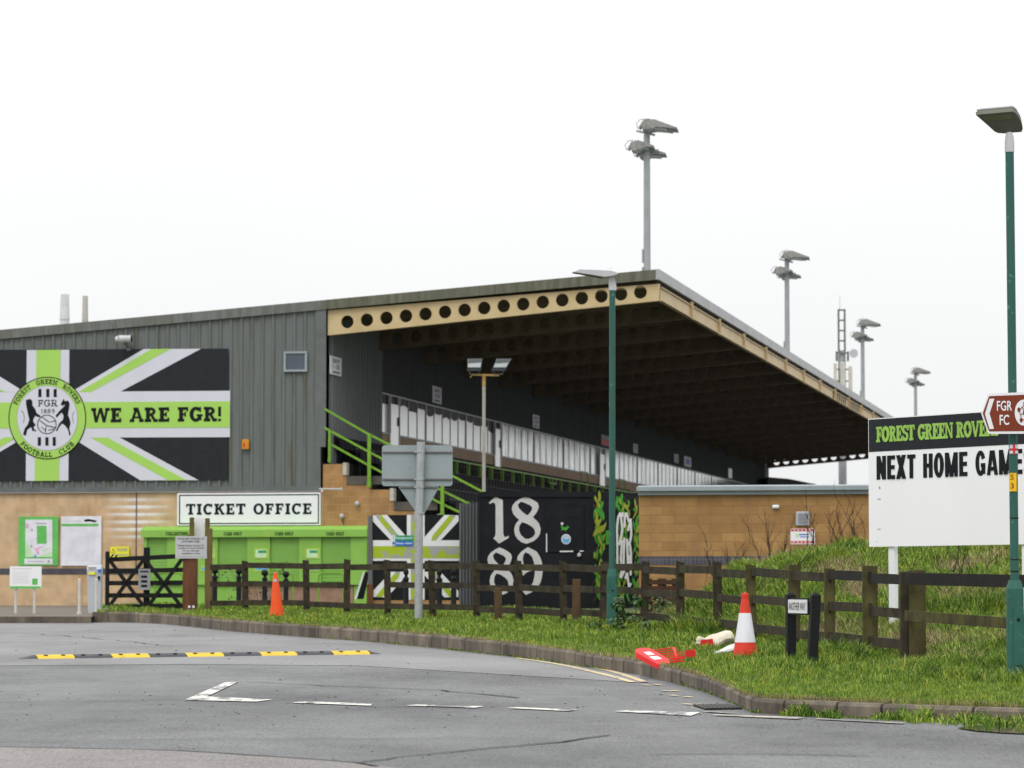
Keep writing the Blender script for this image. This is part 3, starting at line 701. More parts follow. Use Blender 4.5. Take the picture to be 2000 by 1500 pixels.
blades('dry_grass', x, d, V(x,d), RNG.uniform(.1,.34,len(x)), RNG.uniform(.004,.008,len(x))*d/45, RNG.uniform(.6,.98,len(x)), 'straw_blade')
px, d, t, x = sample(16000, 192, 2080, lambda p: kerb_d(p)+.12, lambda p: kerb_d(p)+.42)
keep = RNG.uniform(0,1,len(x)) < vnoise(x*2.5,d*2.5,55)*1.2*(1-t); x, d = x[keep], d[keep]
blades('dry_grass', x, d, V(x,d), RNG.uniform(.03,.07,len(x)), RNG.uniform(.004,.008,len(x))*d/45, RNG.uniform(.5,.98,len(x)), 'straw_blade')
# long tussocks
tx, ty, th = [], [], []
for (p, dd, R_, H_, N_) in [(1630,42.2,.45,.42,2600),(1830,39.2,.35,.24,1400),(1880,39.3,.45,.30,1500),(1500,44.4,.4,.26,1500),(1555,41.6,.25,.22,900),(1460,43.0,.3,.20,900),
        (1395,52.8,.45,.6,1500),(1345,54.8,.4,.55,1200),(1440,52.4,.5,.5,1300),(800,67.6,.7,.22,1300),(745,70,.6,.18,900),(605,73.0,.5,.18,800),(690,71.0,.6,.15,700),(935,64.2,.6,.16,900),(1160,60,.5,.3,1300),(1240,57.2,.6,.34,1500),(1975,36.2,.35,.26,1300),(1930,37.4,.4,.24,900),(1080,61.5,.7,.22,1000)]:
    a = RNG.uniform(0,2*np.pi,N_); r = R_*np.sqrt(RNG.uniform(0,1,N_)); x0 = xat(p,dd)
    tx.append(x0+r*np.cos(a)); ty.append(dd+r*np.sin(a)); th.append(H_*RNG.uniform(.4,1,N_)*(1-.5*(r/R_)**2))
tx, ty, th = map(np.concatenate, (tx,ty,th))
blades('tussock_grass', tx, ty, V(tx,ty), th, RNG.uniform(.005,.010,len(tx))*ty/45, RNG.uniform(.4,.95,len(tx)), 'grass_blade')
# weeds at the foot of the kerb
px = np.concatenate([RNG.uniform(1520,1640,700), RNG.uniform(1640,1740,260), RNG.normal(1780,24,900), RNG.uniform(1830,2060,1500), RNG.normal(1590,18,300), RNG.normal(1930,30,500), RNG.uniform(870,1180,900), RNG.uniform(1330,1480,300), RNG.uniform(600,870,300)])
d = kerb_d(px)-RNG.uniform(.0,1,len(px))**1.5*np.interp(px,[600,1500,1560,1900,2060],[.08,.1,.4,.7,1.0])*(.3+1.1*vnoise(px/9.0,px*0,17)); x = (px-1000)/F*d
hh = RNG.uniform(.3,1,len(px))*np.interp(px,[600,1500,1520,1560,1650,1700,1770,1830,1900,2060],[.05,.05,.10,.13,.06,.06,.17,.10,.12,.14])*(.25+1.5*vnoise(px/11.0,d*3,91)**2)
blades('kerb_weeds', x, d, G(d)+.004, hh, RNG.uniform(.006,.012,len(px)), RNG.uniform(.3,.95,len(px)), 'grass_blade')
# grit and twigs lying on the tarmac
db = MB(); rr = random.Random(3)
for _ in range(420):
    p = gnd(rr.uniform(-20,2000), rr.choice([rr.uniform(1225,1300),rr.uniform(1300,1500),rr.uniform(1350,1420)]))
    if p.y > np.interp(1000+F*p.x/p.y, KPX, KD)-.1: continue
    s_ = rr.uniform(.003,.011)*(p.y/30); a = rr.uniform(0,6.28); e = rr.uniform(1,2.5)
    q = [Vector((math.cos(a+k*1.57)*s_*(e if k%2==0 else 1), math.sin(a+k*1.57)*s_*(e if k%2==0 else 1),0))+p for k in range(4)]
    db.add([(v.x,v.y,v.z+.003) for v in q]+[(p.x,p.y,p.z+s_*.9)], [(0,1,4),(1,2,4),(2,3,4),(3,0,4)])
tag(db.build('grit', 'debris_dark'), kind='stuff')
# ------------------------------------------------------------------ the grandstand
GZ = float(G(95)); FP = Pl(636, 95, -PHI, GZ)          # its end wall; local x across, y along the stand, z up
ST = thing('grandstand', 'long football stand with grey metal end wall and deep cantilevered roof on cream beams', 'grandstand', FP.O, -PHI)
fl = FP.l
LEN = 110.0
(xa,za),(xb,zb_) = fl(0,645), fl(1282,527)
def ztop(x): return za+(x-xa)*(zb_-za)/(xb-xa)
XR = xb
XL = -16.0
# metal cladding with raised ribs
def ribs(name, mat, parent, x0, x1, zlo, zhi, period, depth, axis='x', pos=0.0, sgn=-1):
    b = MB(); xs_ = []; x = x0
    while x < x1:
        xs_ += [(x,0),(x+period*.62,0),(x+period*.72,1),(x+period*.90,1)]; x += period
    xs_ = [(min(a,x1),k) for a,k in xs_]+[(x1,0)]
    vs = []
    for a,k in xs_:
        o = pos+sgn*depth*k
        for z in (zlo(a) if callable(zlo) else zlo, zhi(a) if callable(zhi) else zhi):
            vs.append((a,o,z) if axis == 'x' else (o,a,z))
    fs = [(2*i,2*i+2,2*i+3,2*i+1) if axis == 'x' else (2*i+2,2*i,2*i+1,2*i+3) for i in range(len(xs_)-1)]
    b.add(vs, fs); return b.build(name, mat, parent)
zc0 = fl(600,951)[1]; xT = fl(618,700)[0]
ribs('end_cladding', 'cladding', ST, XL, xT, zc0, lambda a: ztop(a)-.2, .315, .045)
b = MB(); b.prism([(xT,fl(618,873)[1]),(0,fl(636,873)[1]),(0,ztop(0)-.25),(xT,ztop(xT)-.25)], .0, -.075); b.prism([(xT,zc0),(fl(627,950)[0],zc0),(fl(627,873)[0],fl(627,873)[1]-.003),(xT,fl(618,873)[1]-.003)], .0, -.07)
b.build('corner_trim', 'cladding_trim', ST)
b = MB(); b.box(XL, fl(627,950)[0], -.085, -.001, zc0-.12, zc0+.02); b.build('drip_trim', 'cladding_trim', ST)
b = MB(); b.prism([(XL,ztop(XL)),(0,ztop(0)),(0,ztop(0)-.27),(XL,ztop(XL)-.27)], 0, -.11); b.build('roof_flashing', 'roof_flashing', ST)
b = MB(); b.prism([(.003,ztop(0)),(XR,ztop(XR)),(XR,ztop(XR)-.29),(.003,ztop(0)-.27)], 0, -.13); b.build('roof_flashing', 'mossy_flashing', ST)
# roof sheet and the boarded underside
b = MB(); b.add([(XL,0,ztop(XL)-.02),(XR,0,ztop(XR)-.02),(XR,LEN,ztop(XR)-.02),(XL,LEN,ztop(XL)-.02)],[(0,1,2,3)]); b.build('roof', 'roof_flashing', ST)
b = MB(); zs = lambda x: ztop(x)-.31
b.add([(.0,.02,zs(0)),(XR-.05,.02,zs(XR)),(XR-.05,LEN,zs(XR)),(.0,LEN,zs(0))],[(3,2,1,0)])
for k in range(int(LEN/1.05)):                           # purlins
    y = .6+k*1.05; b.add([(0,y,zs(0)-.002),(XR-.1,y,zs(XR)-.002),(XR-.1,y+.07,zs(XR)-.002),(0,y+.07,zs(0)-.002),(0,y,zs(0)-.15),(XR-.1,y,zs(XR)-.15),(XR-.1,y+.07,zs(XR)-.15),(0,y+.07,zs(0)-.15)],[(0,1,5,4),(2,3,7,6),(4,5,6,7)])
b.build('soffit', 'soffit_brown', ST)
# beams with round holes, one at each frame
bt0, bt1, bb0, bb1 = fl(640,606), fl(1287,554), fl(640,655), fl(1287,587)
outer = [bb0,bb1,bt1,bt0]; holes = []
for i in range(16):
    t = i/15; cx, cy = 678+(1250.5-678)*t, 628.5+(570.5-628.5)*t
    c = fl(cx,cy); holes.append(disc(c[0],c[1],.185,n=28)[::-1])
eb = shape2d('end_beam', [outer]+holes, 'beam_cream', ST, .06, .09)
b = MB()
for (p,q,dz) in ((bb0,bb1,.0),(bt0,bt1,-.06)):
    b.prism([(p[0],p[1]+dz),(q[0],q[1]+dz),(q[0],q[1]+dz+.06),(p[0],p[1]+dz+.06)], .24, .107)
b.build('beam_flange', 'beam_cream', ST)
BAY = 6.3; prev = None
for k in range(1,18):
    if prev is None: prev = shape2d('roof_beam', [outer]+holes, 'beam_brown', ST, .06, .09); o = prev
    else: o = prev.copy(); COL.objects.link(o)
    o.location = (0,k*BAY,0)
# eaves: gutter, dark strip painted in for the shadow gap, cream eaves beam with brackets
b = MB(); b.box(XR+.002, XR+.10, -.13, LEN, ztop(XR)-.285, ztop(XR)+.01); b.build('gutter', 'gutter_grey', ST)
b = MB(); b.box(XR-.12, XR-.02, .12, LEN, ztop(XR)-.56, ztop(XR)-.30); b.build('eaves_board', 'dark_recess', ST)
xe = bt1[0]; b = MB(); zl_, zh_ = bb1[1]+.03, fl(1287,561)[1]
b.box(xe-.06, xe, .25, LEN, zl_, zh_); b.box(xe-.06, xe+.07, .25, LEN, zl_-.03, zl_-.002); b.box(xe-.06, xe+.05, .25, LEN, zh_+.002, zh_+.03); b.build('eaves_beam', 'beam_cream', ST)
for k in range(1,18): b = MB(); b.box(xe+.002, xe+.09, k*BAY-.04, k*BAY+.04, zl_-.06, zh_+.12); b.build('beam_bracket', 'beam_cream', ST)
for (y0,y1) in ((7.9*BAY,8.9*BAY),(9.0*BAY,9.95*BAY)):
    k = 7
    for i in range(k): b = MB(); b.box(xe+.004, xe+.012, y0+(y1-y0)*i/k, y0+(y1-y0)*(i+.45)/k, zl_+.0, zh_-.02); b.build('louvre_slot', 'dark_recess', ST)
# ground floor walls
xe0 = fl(630,1000)[0]
b = MB(); b.box(XL, xe0, .02, .3, -.3, zc0-.125); b.build('ticket_office_wall', 'block_pale', ST)
bz0, bz1 = fl(100,1122)[1], fl(100,1110)[1]
b = MB(); b.box(XL, fl(284,1115)[0], .008, .018, bz0, bz1); b.build('brick_band', 'blue_brick', ST)
b = MB(); b.box(fl(266,1000)[0]-.015, fl(266,1000)[0]+.02, .012, .019, bz1+.003, zc0-.13); b.build('movement_joint', 'concrete_dark', ST)
RUN, RISE, Z0 = .69, .37, fl(640,905)[1]
def tread(j): return Z0-RISE*j
NR = 11
pts = [(xe0+.002,-.3),(xe0+.002,Z0-.02)]
for j in range(NR):
    x1 = .585+RUN*j; pts += [(x1,tread(j)-.02),(x1,tread(j+1)-.02)]
pts += [(.585+RUN*(NR-1)+.3,tread(NR)-.02),(.585+RUN*(NR-1)+.3,-.3)]
b = MB(); b.prism(pts, .30, .02); b.build('end_wall', 'block_orange', ST)
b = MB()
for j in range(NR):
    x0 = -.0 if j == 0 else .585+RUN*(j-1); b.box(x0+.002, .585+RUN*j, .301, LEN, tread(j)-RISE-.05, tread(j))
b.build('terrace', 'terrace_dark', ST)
for j in (0,2,4,6): b = MB(); b.box(.585+RUN*j-.09, .585+RUN*j+.02, -.02, .298, tread(j)-.34, tread(j)+.02); b.build('step_nosing', 'nosing_white', ST)
b = MB()
for j in (0,2,4): b.box(.585+RUN*j+.023, .585+RUN*(j+2)-.093, -.012, .018, tread(j+1)-.24, tread(j+1)+.0)
b.build('step_slab', 'concrete_dark', ST)
# back wall of the seats
WZ0, WZ1 = FP.side(743,842.5)[1], FP.side(743,768.5)[1]; WB = FP.side(743,800)[0]
zsoff = lambda a: ztop(0)-.32
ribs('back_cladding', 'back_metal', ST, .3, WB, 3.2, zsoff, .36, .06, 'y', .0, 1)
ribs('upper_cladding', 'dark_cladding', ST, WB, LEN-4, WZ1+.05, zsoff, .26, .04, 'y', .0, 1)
b = MB(); b.box(-.1,.01, WB+.02, LEN-4, Z0-1, WZ0-.06); b.build('dado_panel', 'brown_panel', ST)
b = MB(); b.box(-.3,-.2,.3,LEN,3.5,ztop(0)-.35); b.build('back_lining', 'dark_recess', ST)
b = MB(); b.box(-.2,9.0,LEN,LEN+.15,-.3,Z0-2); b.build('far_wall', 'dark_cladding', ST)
PW = 1.26; rr = random.Random(21); nwin = 16
for k in range(nwin):
    y0 = WB+k*5*PW; y1 = y0+5*PW
    if y1 > LEN-4: break
    f = MB()
    f.box(.012,.032,y0,y1,WZ0-.055,WZ0); f.box(.012,.032,y0,y1,WZ1-.002,WZ1+.048)
    for i in range(6):
        wv = .065 if i in (0,5) else .024
        if i == 0 and k > 0: continue
        f.box(.014,.034 if i in (0,5) else .024, y0+i*PW-wv, y0+i*PW+wv, WZ0+.001, WZ1-.003)
    fr = f.build('window', 'frame_grey', ST)
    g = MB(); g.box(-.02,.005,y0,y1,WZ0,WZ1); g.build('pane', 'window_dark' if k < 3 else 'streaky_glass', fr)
    bl = MB()
    if k < 3:
        for i in range(5):
            top = WZ1-rr.choice([.18,.28,.34,.22,.40]); dz = rr.uniform(-.09,.09)
            ya, yb_ = y0+i*PW+.04, y0+(i+1)*PW-.04
            n_ = 5; q = [(ya+(yb_-ya)*t/n_, top+dz*math.sin(t/n_*3.0+rr.uniform(-.3,.3))) for t in range(n_+1)]
            vs = [(.008,a,WZ0) for a,_ in q]+[(.008,a,z) for a,z in q]+[(.0065,a,WZ0) for a,_ in q]+[(.0065,a,z) for a,z in q]; m_ = n_+1
            bl.add(vs, [(t,t+1,m_+t+1,m_+t) for t in range(n_)]+[(2*m_+t+1,2*m_+t,3*m_+t,3*m_+t+1) for t in range(n_)]+[(m_+t,m_+t+1,3*m_+t+1,3*m_+t) for t in range(n_)])
        bl.build('blind', 'blind_white', fr)  # blinds whose wavy white shape also stands in for reflected sky
def door(y0, y1):
    b = MB(); b.box(.03,.085,y0,y1,Z0-.2,WZ1-.25); d = b.build('door', 'blind_white', ST)
    b = MB(); b.box(.02,.10,y1+.002,y1+.13,Z0-.2,WZ1-.003); b.box(.02,.10,y0-.1,y0-.002,WZ0,WZ1-.003); b.build('door_frame', 'frame_grey', d)
    b = MB(); b.box(.087,.12,y1-.16,y1-.04,WZ0+.25,WZ0+.52); b.build('door_lock', 'black_paint', d)
ya = FP.side(758,800)[0]; door(ya, FP.side(774,800)[0]); yb0 = FP.side(963,880)[0]; door(yb0, FP.side(973,880)[0])
yc0 = FP.side(1168,900)[0]; door(yc0, yc0+1.3)
# louvred opening in the metal wall
x0,z1 = fl(556,687); x1,z0 = fl(601,726)
b = MB()
for q in ((x0,x1,z0,z0+.06),(x0,x1,z1-.06,z1),(x0,x0+.06,z0+.061,z1-.061),(x1-.06,x1,z0+.061,z1-.061)): b.box(q[0],q[1],-.11,-.02,q[2],q[3])
wn = b.build('window', 'sign_back', ST); b = MB(); b.box(x0+.061,x1-.061,-.06,-.05,z0+.061,z1-.061)
for i in range(12): z = z0+.07+i*.036; b.box(x0+.075,x1-.075,-.072,-.061,z,z+.022)
b.build('louvre', 'pane_blue', wn)
# green stair rail down the end of the terrace
def P3(pts, y): return [(x,y,z) for x,z in (fl(*p) for p in pts)]
RL = thing('stair_railing', 'lime green handrail sloping down the open end of the terrace steps', 'railing', FP.O, -PHI)
b = MB(); yR = -.10
for pts in ([(636,799),(720,847.5),(884,929),(960,969)],[(636,836),(720,881.5),(860,956),(930,990)],[(646,867),(720,908),(744,921),(866,985),(920,1010)]):
    q = P3(pts,yR); 
    for a,c in zip(q,q[1:]): b.bar(a,c,.045,.062)
b.build('rail', 'lime_rail', RL)
for (px_,t_,b_,w_) in ((646,840,904,.07),(723.5,847,952,.10),(866,930,1012,.10)):
    (x,zt) = fl(px_,t_); zb2 = fl(px_,b_)[1]; b = MB(); b.box(x-w_/2,x+w_/2,yR-.06,yR-.026,zb2,zt); b.box(x-w_/2-.01,x+w_/2+.01,yR-.068,yR-.061,zb2+.02,zb2+.16); b.build('post', 'lime_rail', RL)
# barrier rail along the gangway
GR = thing('gangway_railing', 'long green barrier rail on short posts running along the seat rows', 'railing', FP.O, -PHI)
xg = 1.02; zt = Z0-.37+.95
b = MB(); b.box(xg-.025,xg+.025,7.5,62,zt-.05,zt); b.build('rail', 'lime_rail', GR)
for k in range(28):
    y = 9.2+k*1.9; b = MB(); b.box(xg-.05,xg+.05,y-.035,y+.035,Z0-.74+.0,zt-.051); b.build('post', 'lime_rail', GR)
for (y,h_) in ((36.5,.42),(45.8,.42),(29.5,-.25)):
    b = MB()
    for q in ((y,y+.05,zt,zt+h_),(y+1.5,y+1.55,zt,zt+h_)): b.box(xg-.02,xg+.02,q[0],q[1],min(q[2],q[3])+.001,max(q[2],q[3]))
    b.box(xg-.02,xg+.02,y,y+1.55,zt+h_+.001,zt+h_+.05); b.build('gate_frame', 'lime_rail', GR)
# seats
sb = MB()
sb.add([(0,-.225,.42),(.05,-.235,.40),(.05,.235,.40),(0,.225,.42),(-.10,-.225,.80),(-.07,-.20,.83),(-.07,.20,.83),(-.10,.225,.80)],[(3,2,1,0),(4,5,6,7),(0,1,5,4),(1,2,6,5),(2,3,7,6),(3,0,4,7)])
sb.add([(.06,-.20,.42),(.16,-.20,.44),(.16,.20,.44),(.06,.20,.42),(.02,-.19,.74),(.09,-.18,.77),(.09,.18,.77),(.02,.19,.74)],[(3,2,1,0),(4,5,6,7),(0,1,5,4),(1,2,6,5),(2,3,7,6),(3,0,4,7)])
sb.box(-.03,.06,-.05,.05,.0,.42)
nseat = len(sb.f); sb.box(-.095,-.07,-.04,.04,.80,.845)  # small pale block added as a painted highlight on the backrest top
SEATL = 'black plastic tip-up seat in the long rows on the terrace'
seat0 = None; rest = MB(); cnt = 0
plan = []
for j in range(9):
    for k in range(108): plan.append((j, 1.0+k*.5))
vis = lambda j,y: (j <= 6 and y < 7.5) or (j <= 1 and y > 9) or (j in (2,3,4,5) and 7.5 <= y < 24)
first = [p for p in plan if vis(*p)]; first.sort(key=lambda p: p[1]); first = set(first[:300])
for j,y in plan:
    x = RUN*(j-1)+.585+.17 if j else .12
    if (j,y) in first:
        if seat0 is None:
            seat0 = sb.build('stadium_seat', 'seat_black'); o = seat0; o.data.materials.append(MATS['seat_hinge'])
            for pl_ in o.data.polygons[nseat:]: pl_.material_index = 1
        else: o = seat0.copy(); COL.objects.link(o)
        P = FP.O+FP.X*x+FP.Y*y+Vector((0,0,tread(j)+.002)); o.location = P; o.rotation_euler = (0,0,-PHI)
        tag(o, SEATL, 'seat', 'black seats in rows on the terrace')
    else:
        rest.add([(x+a,y+b_,c+tread(j)+.002) for a,b_,c in sb.v], sb.f)
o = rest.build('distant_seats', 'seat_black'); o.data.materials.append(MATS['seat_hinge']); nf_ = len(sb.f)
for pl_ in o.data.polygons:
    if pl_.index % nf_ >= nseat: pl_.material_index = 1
o.name = 'distant_seats'; o.location = FP.O; o.rotation_euler = (0,0,-PHI); tag(o, kind='stuff')
# ------------------------------------------------------------------ signs and fittings on the stand
def planething(name, label, cat, px, py, off=0.0, base=None, rz=-PHI, d=95, group=None):
    """a thing fixed on the end wall: its own plane a little in front of it"""
    x,z = fl(px,py); O = FP.O+FP.X*x+FP.Y*(-off)+Vector((0,0,z))
    t = thing(name, label, cat, O, rz, group)
    def m(a,b): q = fl(a,b); return (q[0]-x, q[1]-z)
    return t, m
BN, m = planething('club_banner', 'huge black and lime flag banner with round club badge on the grey cladding', 'banner', 95, 939, .06)
yB = -.01
q = lambda pts: [m(*p) for p in pts]
b = MB(); b.prism(q([(-257,685),(447,681),(446,937),(-258,941)]), .0, yB); b.build('panel', 'banner_black', BN)
rot = lambda pts: [(190-x,1620-y) for x,y in pts]
wr = [(282,682),(394,681),(235,766),(140,766)]; wl = [(140,854),(234,854),(389,938),(276,938.5)]
gr = [(297,682),(335,681.5),(179,766),(155,766)]; gl = [(179,855),(212,855),(366,938),(331,938.5)]
def clip(pts): return [(x, min(max(y,681.5),938.5)) for x,y in pts]
flat('white_stripe', [q([(54,684),(137,683.5),(135,939),(52,939.5)])], 'banner_white', BN, yB-.003, .002)
flat('white_stripe', [q([(-257,768),(451,763.5),(450.5,854),(-257,856)])], 'banner_white', BN, yB-.006, .002)
for p in (wr,wl,rot(wr),rot(wl)): flat('white_stripe', [q(clip(p))], 'banner_white', BN, yB-.0035, .002)
for p in (gr,gl,rot(gr),rot(gl)): flat('lime_stripe', [q(clip(p))], 'banner_lime', BN, yB-.0095, .002)
flat('lime_stripe', [q([(73,684),(120,683.5),(117,939),(69.5,939.5)])], 'banner_lime', BN, yB-.0125, .002)
flat('lime_stripe', [q([(-257,788),(450.5,784),(450,835),(-257,838)])], 'banner_lime', BN, yB-.0155, .002)
ex = lambda r,rz_,n=48: q(disc(94.5,817,r,rz_,n))
bd = flat('badge', [ex(76,80.8)], 'print_dark', BN, yB-.0185, .002)
flat('badge_ring', [ex(74,78.6)], 'banner_lime', bd, yB-.0215, .002)
flat('badge_line', [ex(59.5,63.6)], 'print_grey', bd, yB-.0245, .002)
flat('badge_field', [ex(58.6,62.7)], 'banner_white', bd, yB-.0275, .002)
yE = yB-.030
def onring(a0,a1,r0,r1,flip=False):
    def fn(u,v):
        a = math.radians(a0+(a1-a0)*u); r = r0+(r1-r0)*v
        return m(94.5+r*math.cos(a), 817-r*1.065*math.sin(a))
    return fn
for txt,a0,a1 in (('FOREST',158,120),('GREEN',109,73),('ROVERS',62,24)): slab('badge_lettering', txt, 'print_dark', bd, 0,1,0,1, yB-.025, .14, onring(a0,a1,62.5,71.5))
for txt,a0,a1 in (('FOOTBALL',222,278),('CLUB',290,318)): slab('badge_lettering', txt, 'print_dark', bd, 0,1,0,1, yB-.025, .14, onring(a0,a1,71.5,62.5))
c1 = lambda pts: q([(x/4,550+y/4) for x,y in pts])
bars = [c1([(x,840),(x+25,840),(x+25,905),(x,905)]) for x in (308,370,427)]+[c1([(x,1216),(x+25,1216),(x+25,1284),(x,1284)]) for x in (304,363,420)]
for bar_ in bars: flat('badge_bar', [bar_], 'print_dark', bd, yE, .002)
a_, b_ = m(76.5,794.5), m(114.5,781); slab('badge_lettering', 'FGR', 'print_dark', bd, a_[0],b_[0],a_[1],b_[1], yE, .14, w=.15)
a_, b_ = m(82,807.5), m(109,799); slab('badge_lettering', '1889', 'print_dark', bd, a_[0],b_[0],a_[1],b_[1], yE, .18, w=.14)
lion = [(212,925),(245,918),(262,935),(262,965),(285,1000),(292,1020),(305,1038),(322,1045),(325,1062),(300,1058),(285,1050),(270,1075),(268,1095),(288,1122),(272,1138),(278,1158),(295,1165),(290,1172),(262,1168),(252,1138),(222,1160),(214,1196),(210,1206),(192,1200),(190,1188),(202,1148),(225,1118),(238,1080),(228,1040),(220,1000),(212,962)]
horse = [(505,915),(515,935),(540,932),(552,950),(550,985),(545,1010),(540,1045),(555,1080),(560,1110),(550,1150),(562,1195),(550,1207),(540,1160),(520,1130),(495,1110),(470,1140),(455,1172),(446,1165),(470,1110),(500,1080),(505,1050),(490,1025),(470,1045),(452,1065),(442,1050),(470,1015),(500,985),(520,962),(495,972),(482,962)]
flat('badge_beasts', [c1(lion),c1(horse)], 'print_dark', bd, yE, .002)
flat('badge_tails', [c1([(170,1012),(180,1008),(196,1026),(204,1062),(196,1100),(186,1110),(196,1062),(188,1030)]), c1([(592,1018),(584,1016),(570,1050),(574,1078),(582,1110),(588,1108),(580,1076),(577,1050)])], 'print_grey', bd, yE, .002)
ring = lambda cx,cy,r,w_: [c1([(cx+r*math.cos(t)*s_, cy+r*math.sin(t)*s_) for s_ in (1,) for t in [i*math.pi/20 for i in range(40)]]), c1([(cx+(r-w_)*math.cos(i*math.pi/20), cy+(r-w_)*math.sin(i*math.pi/20)) for i in range(40)])]
shape2d('badge_ball', ring(375,1117,76,7), 'print_dark', bd, yE, .002)
flat('badge_ball', [c1(p) for p in ([(318,1090),(322,1084),(372,1120),(368,1126)],[(335,1062),(340,1058),(395,1096),(391,1101)],[(368,1126),(374,1122),(365,1180),(358,1178)],[(330,1140),(334,1136),(362,1156),(359,1161)],[(391,1101),(396,1097),(442,1085),(442,1092)],[(372,1128),(376,1122),(440,1140),(438,1147)],[(385,1160),(430,1150),(430,1156),(386,1166)])], 'print_dark', bd, yE-.003, .002, .0002)
a_, b_ = m(180,825.5), m(434,794.5); slab('lettering', 'WE ARE FGR!', 'print_dark', BN, a_[0],b_[0],a_[1],b_[1], yB-.022, .08, w=.27, s=.2)
# ticket office sign
TK, m = planething('ticket_office_sign', 'long white board reading TICKET OFFICE inside a thin black border', 'sign', 487, 1026, .03)
def rect(m, a, b, c, d): p, q_ = m(a,d), m(c,b); return [(p[0],p[1]),(q_[0],p[1]),(q_[0],q_[1]),(p[0],q_[1])]
b = MB(); p = rect(m,347,962,627.5,1026.5); b.bbox(p[0][0],p[1][0],-.05,.0,p[0][1],p[2][1],.012); b.build('board', 'white_board', TK)
shape2d('border', [rect(m,351,965,624.5,1024), rect(m,353.2,967.2,622.4,1021.8)[::-1]], 'print_dark', TK, -.053, .004)
a_, b_ = m(365,1005.5), m(610,983); slab('lettering', 'TICKET OFFICE', 'print_dark', TK, a_[0],b_[0],a_[1],b_[1], -.054, .14, w=.245, s=.18)
# green ticket counter
CT, m = planething('ticket_counter', 'lime green ticket counter with four shuttered hatches under a canopy', 'ticket counter', 500, 1195, .0)
m0 = m; CO = .62
def mc(px,py):                                            # the counter front stands .62 m proud of the wall
    r = ray(px,py); C = Vector((0,0,EYE)); O = FP.O-FP.Y*CO; t = (O-C).dot(FP.Y)/r.dot(FP.Y); P = C+r*t-CT.location
    return (P.dot(FP.X), P.z)
zg = 0-fl(500,1195)[1]-.05
x0,x1 = mc(288,1100)[0], mc(719,1100)[0]; z_t, z_b = mc(500,1049)[1], mc(500,1138)[1]
b = MB()
b.add([(mc(284,1)[0],-CO-.10,mc(500,1049)[1]),(mc(721,1)[0],-CO-.10,mc(500,1049)[1]),(mc(721,1)[0],-CO-.10,mc(500,1035)[1]),(mc(284,1)[0],-CO-.10,mc(500,1035)[1]),
       (mc(286,1)[0],-CO+.10,mc(500,1027.5)[1]),(mc(719,1)[0],-CO+.10,mc(500,1027.5)[1]),(mc(719,1)[0],.0,mc(500,1027)[1]),(mc(286,1)[0],.0,mc(500,1027)[1]),(mc(284,1)[0],.0,mc(500,1049)[1]),(mc(721,1)[0],.0,mc(500,1049)[1])],
      [(0,1,2,3),(3,2,5,4),(4,5,6,7),(8,9,1,0),(0,3,4,7,8),(1,9,6,5,2)]); b.build('canopy', 'lime_paint', CT)
hat = [(294,334),(433,488),(532,588.5),(631,690)]; hat = [(294,333),(431,488),(532,588.5),(631,688)]
edges = [288]+[v for h_ in hat for v in h_]+[719]
for i in range(0,len(edges),2):
    a, c = mc(edges[i],1)[0], mc(edges[i+1],1)[0]; b = MB(); b.box(a,c,-CO,-.02,z_b,z_t-.001); b.build('pillar', 'lime_paint', CT)
for h_ in hat:
    a, c = mc(h_[0],1)[0], mc(h_[1],1)[0]; b = MB(); b.box(a+.001,c-.001,-CO+.07,-CO+.11,z_b+.02,z_t-.002)
    for i in range(14): z = z_b+.05+i*(z_t-z_b-.05)/14; b.box(a+.002,c-.002,-CO+.062,-CO+.069,z,z+.045)
    b.build('shutter', 'lime_panel', CT)
b = MB(); b.box(x0,x1,-CO-.05,-CO+.065,z_b-.06,z_b-.001); b.build('shelf', 'lime_paint', CT)
b = MB(); b.box(x0+.02,mc(469,1)[0],-CO+.03,-.02,zg,z_b-.061); b.build('base_panel', 'lime_paint', CT); b = MB(); b.box(mc(694,1)[0],x1-.002,-CO+.03,-.02,zg,z_b-.061); b.build('base_panel', 'lime_paint', CT)
b = MB(); b.box(mc(470,1)[0],mc(693,1)[0],-CO+.04,-.02,zg,z_b-.062); b.build('base_wall', 'pink_brick', CT)
for (a,c,tx) in ((326,369,'COLLECTION'),(439,474,'CARD ONLY'),(538.5,574.5,'CARD ONLY'),(638.5,673.5,'CASH ONLY')):
    p, q_ = mc(a,1045.8), mc(c,1039.2); slab('lettering', tx, 'print_dark', CT, p[0],q_[0],p[1],q_[1], -CO-.104, .12, w=.27)
for c in (407,511,611):
    p, q_ = mc(c-14,1091), mc(c+14,1071); b = MB(); b.box(p[0],q_[0],-CO-.012,-CO-.001,p[1],q_[1]); po = b.build('poster', 'poster_yellow', CT)
    p, q_ = mc(c-11,1089), mc(c+9,1073.5); b = MB(); b.box(p[0],q_[0],-CO-.016,-CO-.013,p[1],q_[1]); b.build('poster_print', 'poster_pale_green', po)
    p, q_ = mc(c-6,1080), mc(c+9,1075); b = MB(); b.box(p[0],q_[0],-CO-.020,-CO-.017,p[1],q_[1]); b.build('poster_print', 'sign_green', po)
    p, q_ = mc(c-14,1116), mc(c+13,1105); b = MB(); b.box(p[0],q_[0],-CO-.012,-CO-.001,p[1],q_[1]); po = b.build('poster', 'poster_yellow', CT)
    p, q_ = mc(c-12,1113), mc(c+11,1108); b = MB(); b.box(p[0],q_[0],-CO-.016,-CO-.013,p[1],q_[1]); b.build('poster_print', 'poster_blue', po)
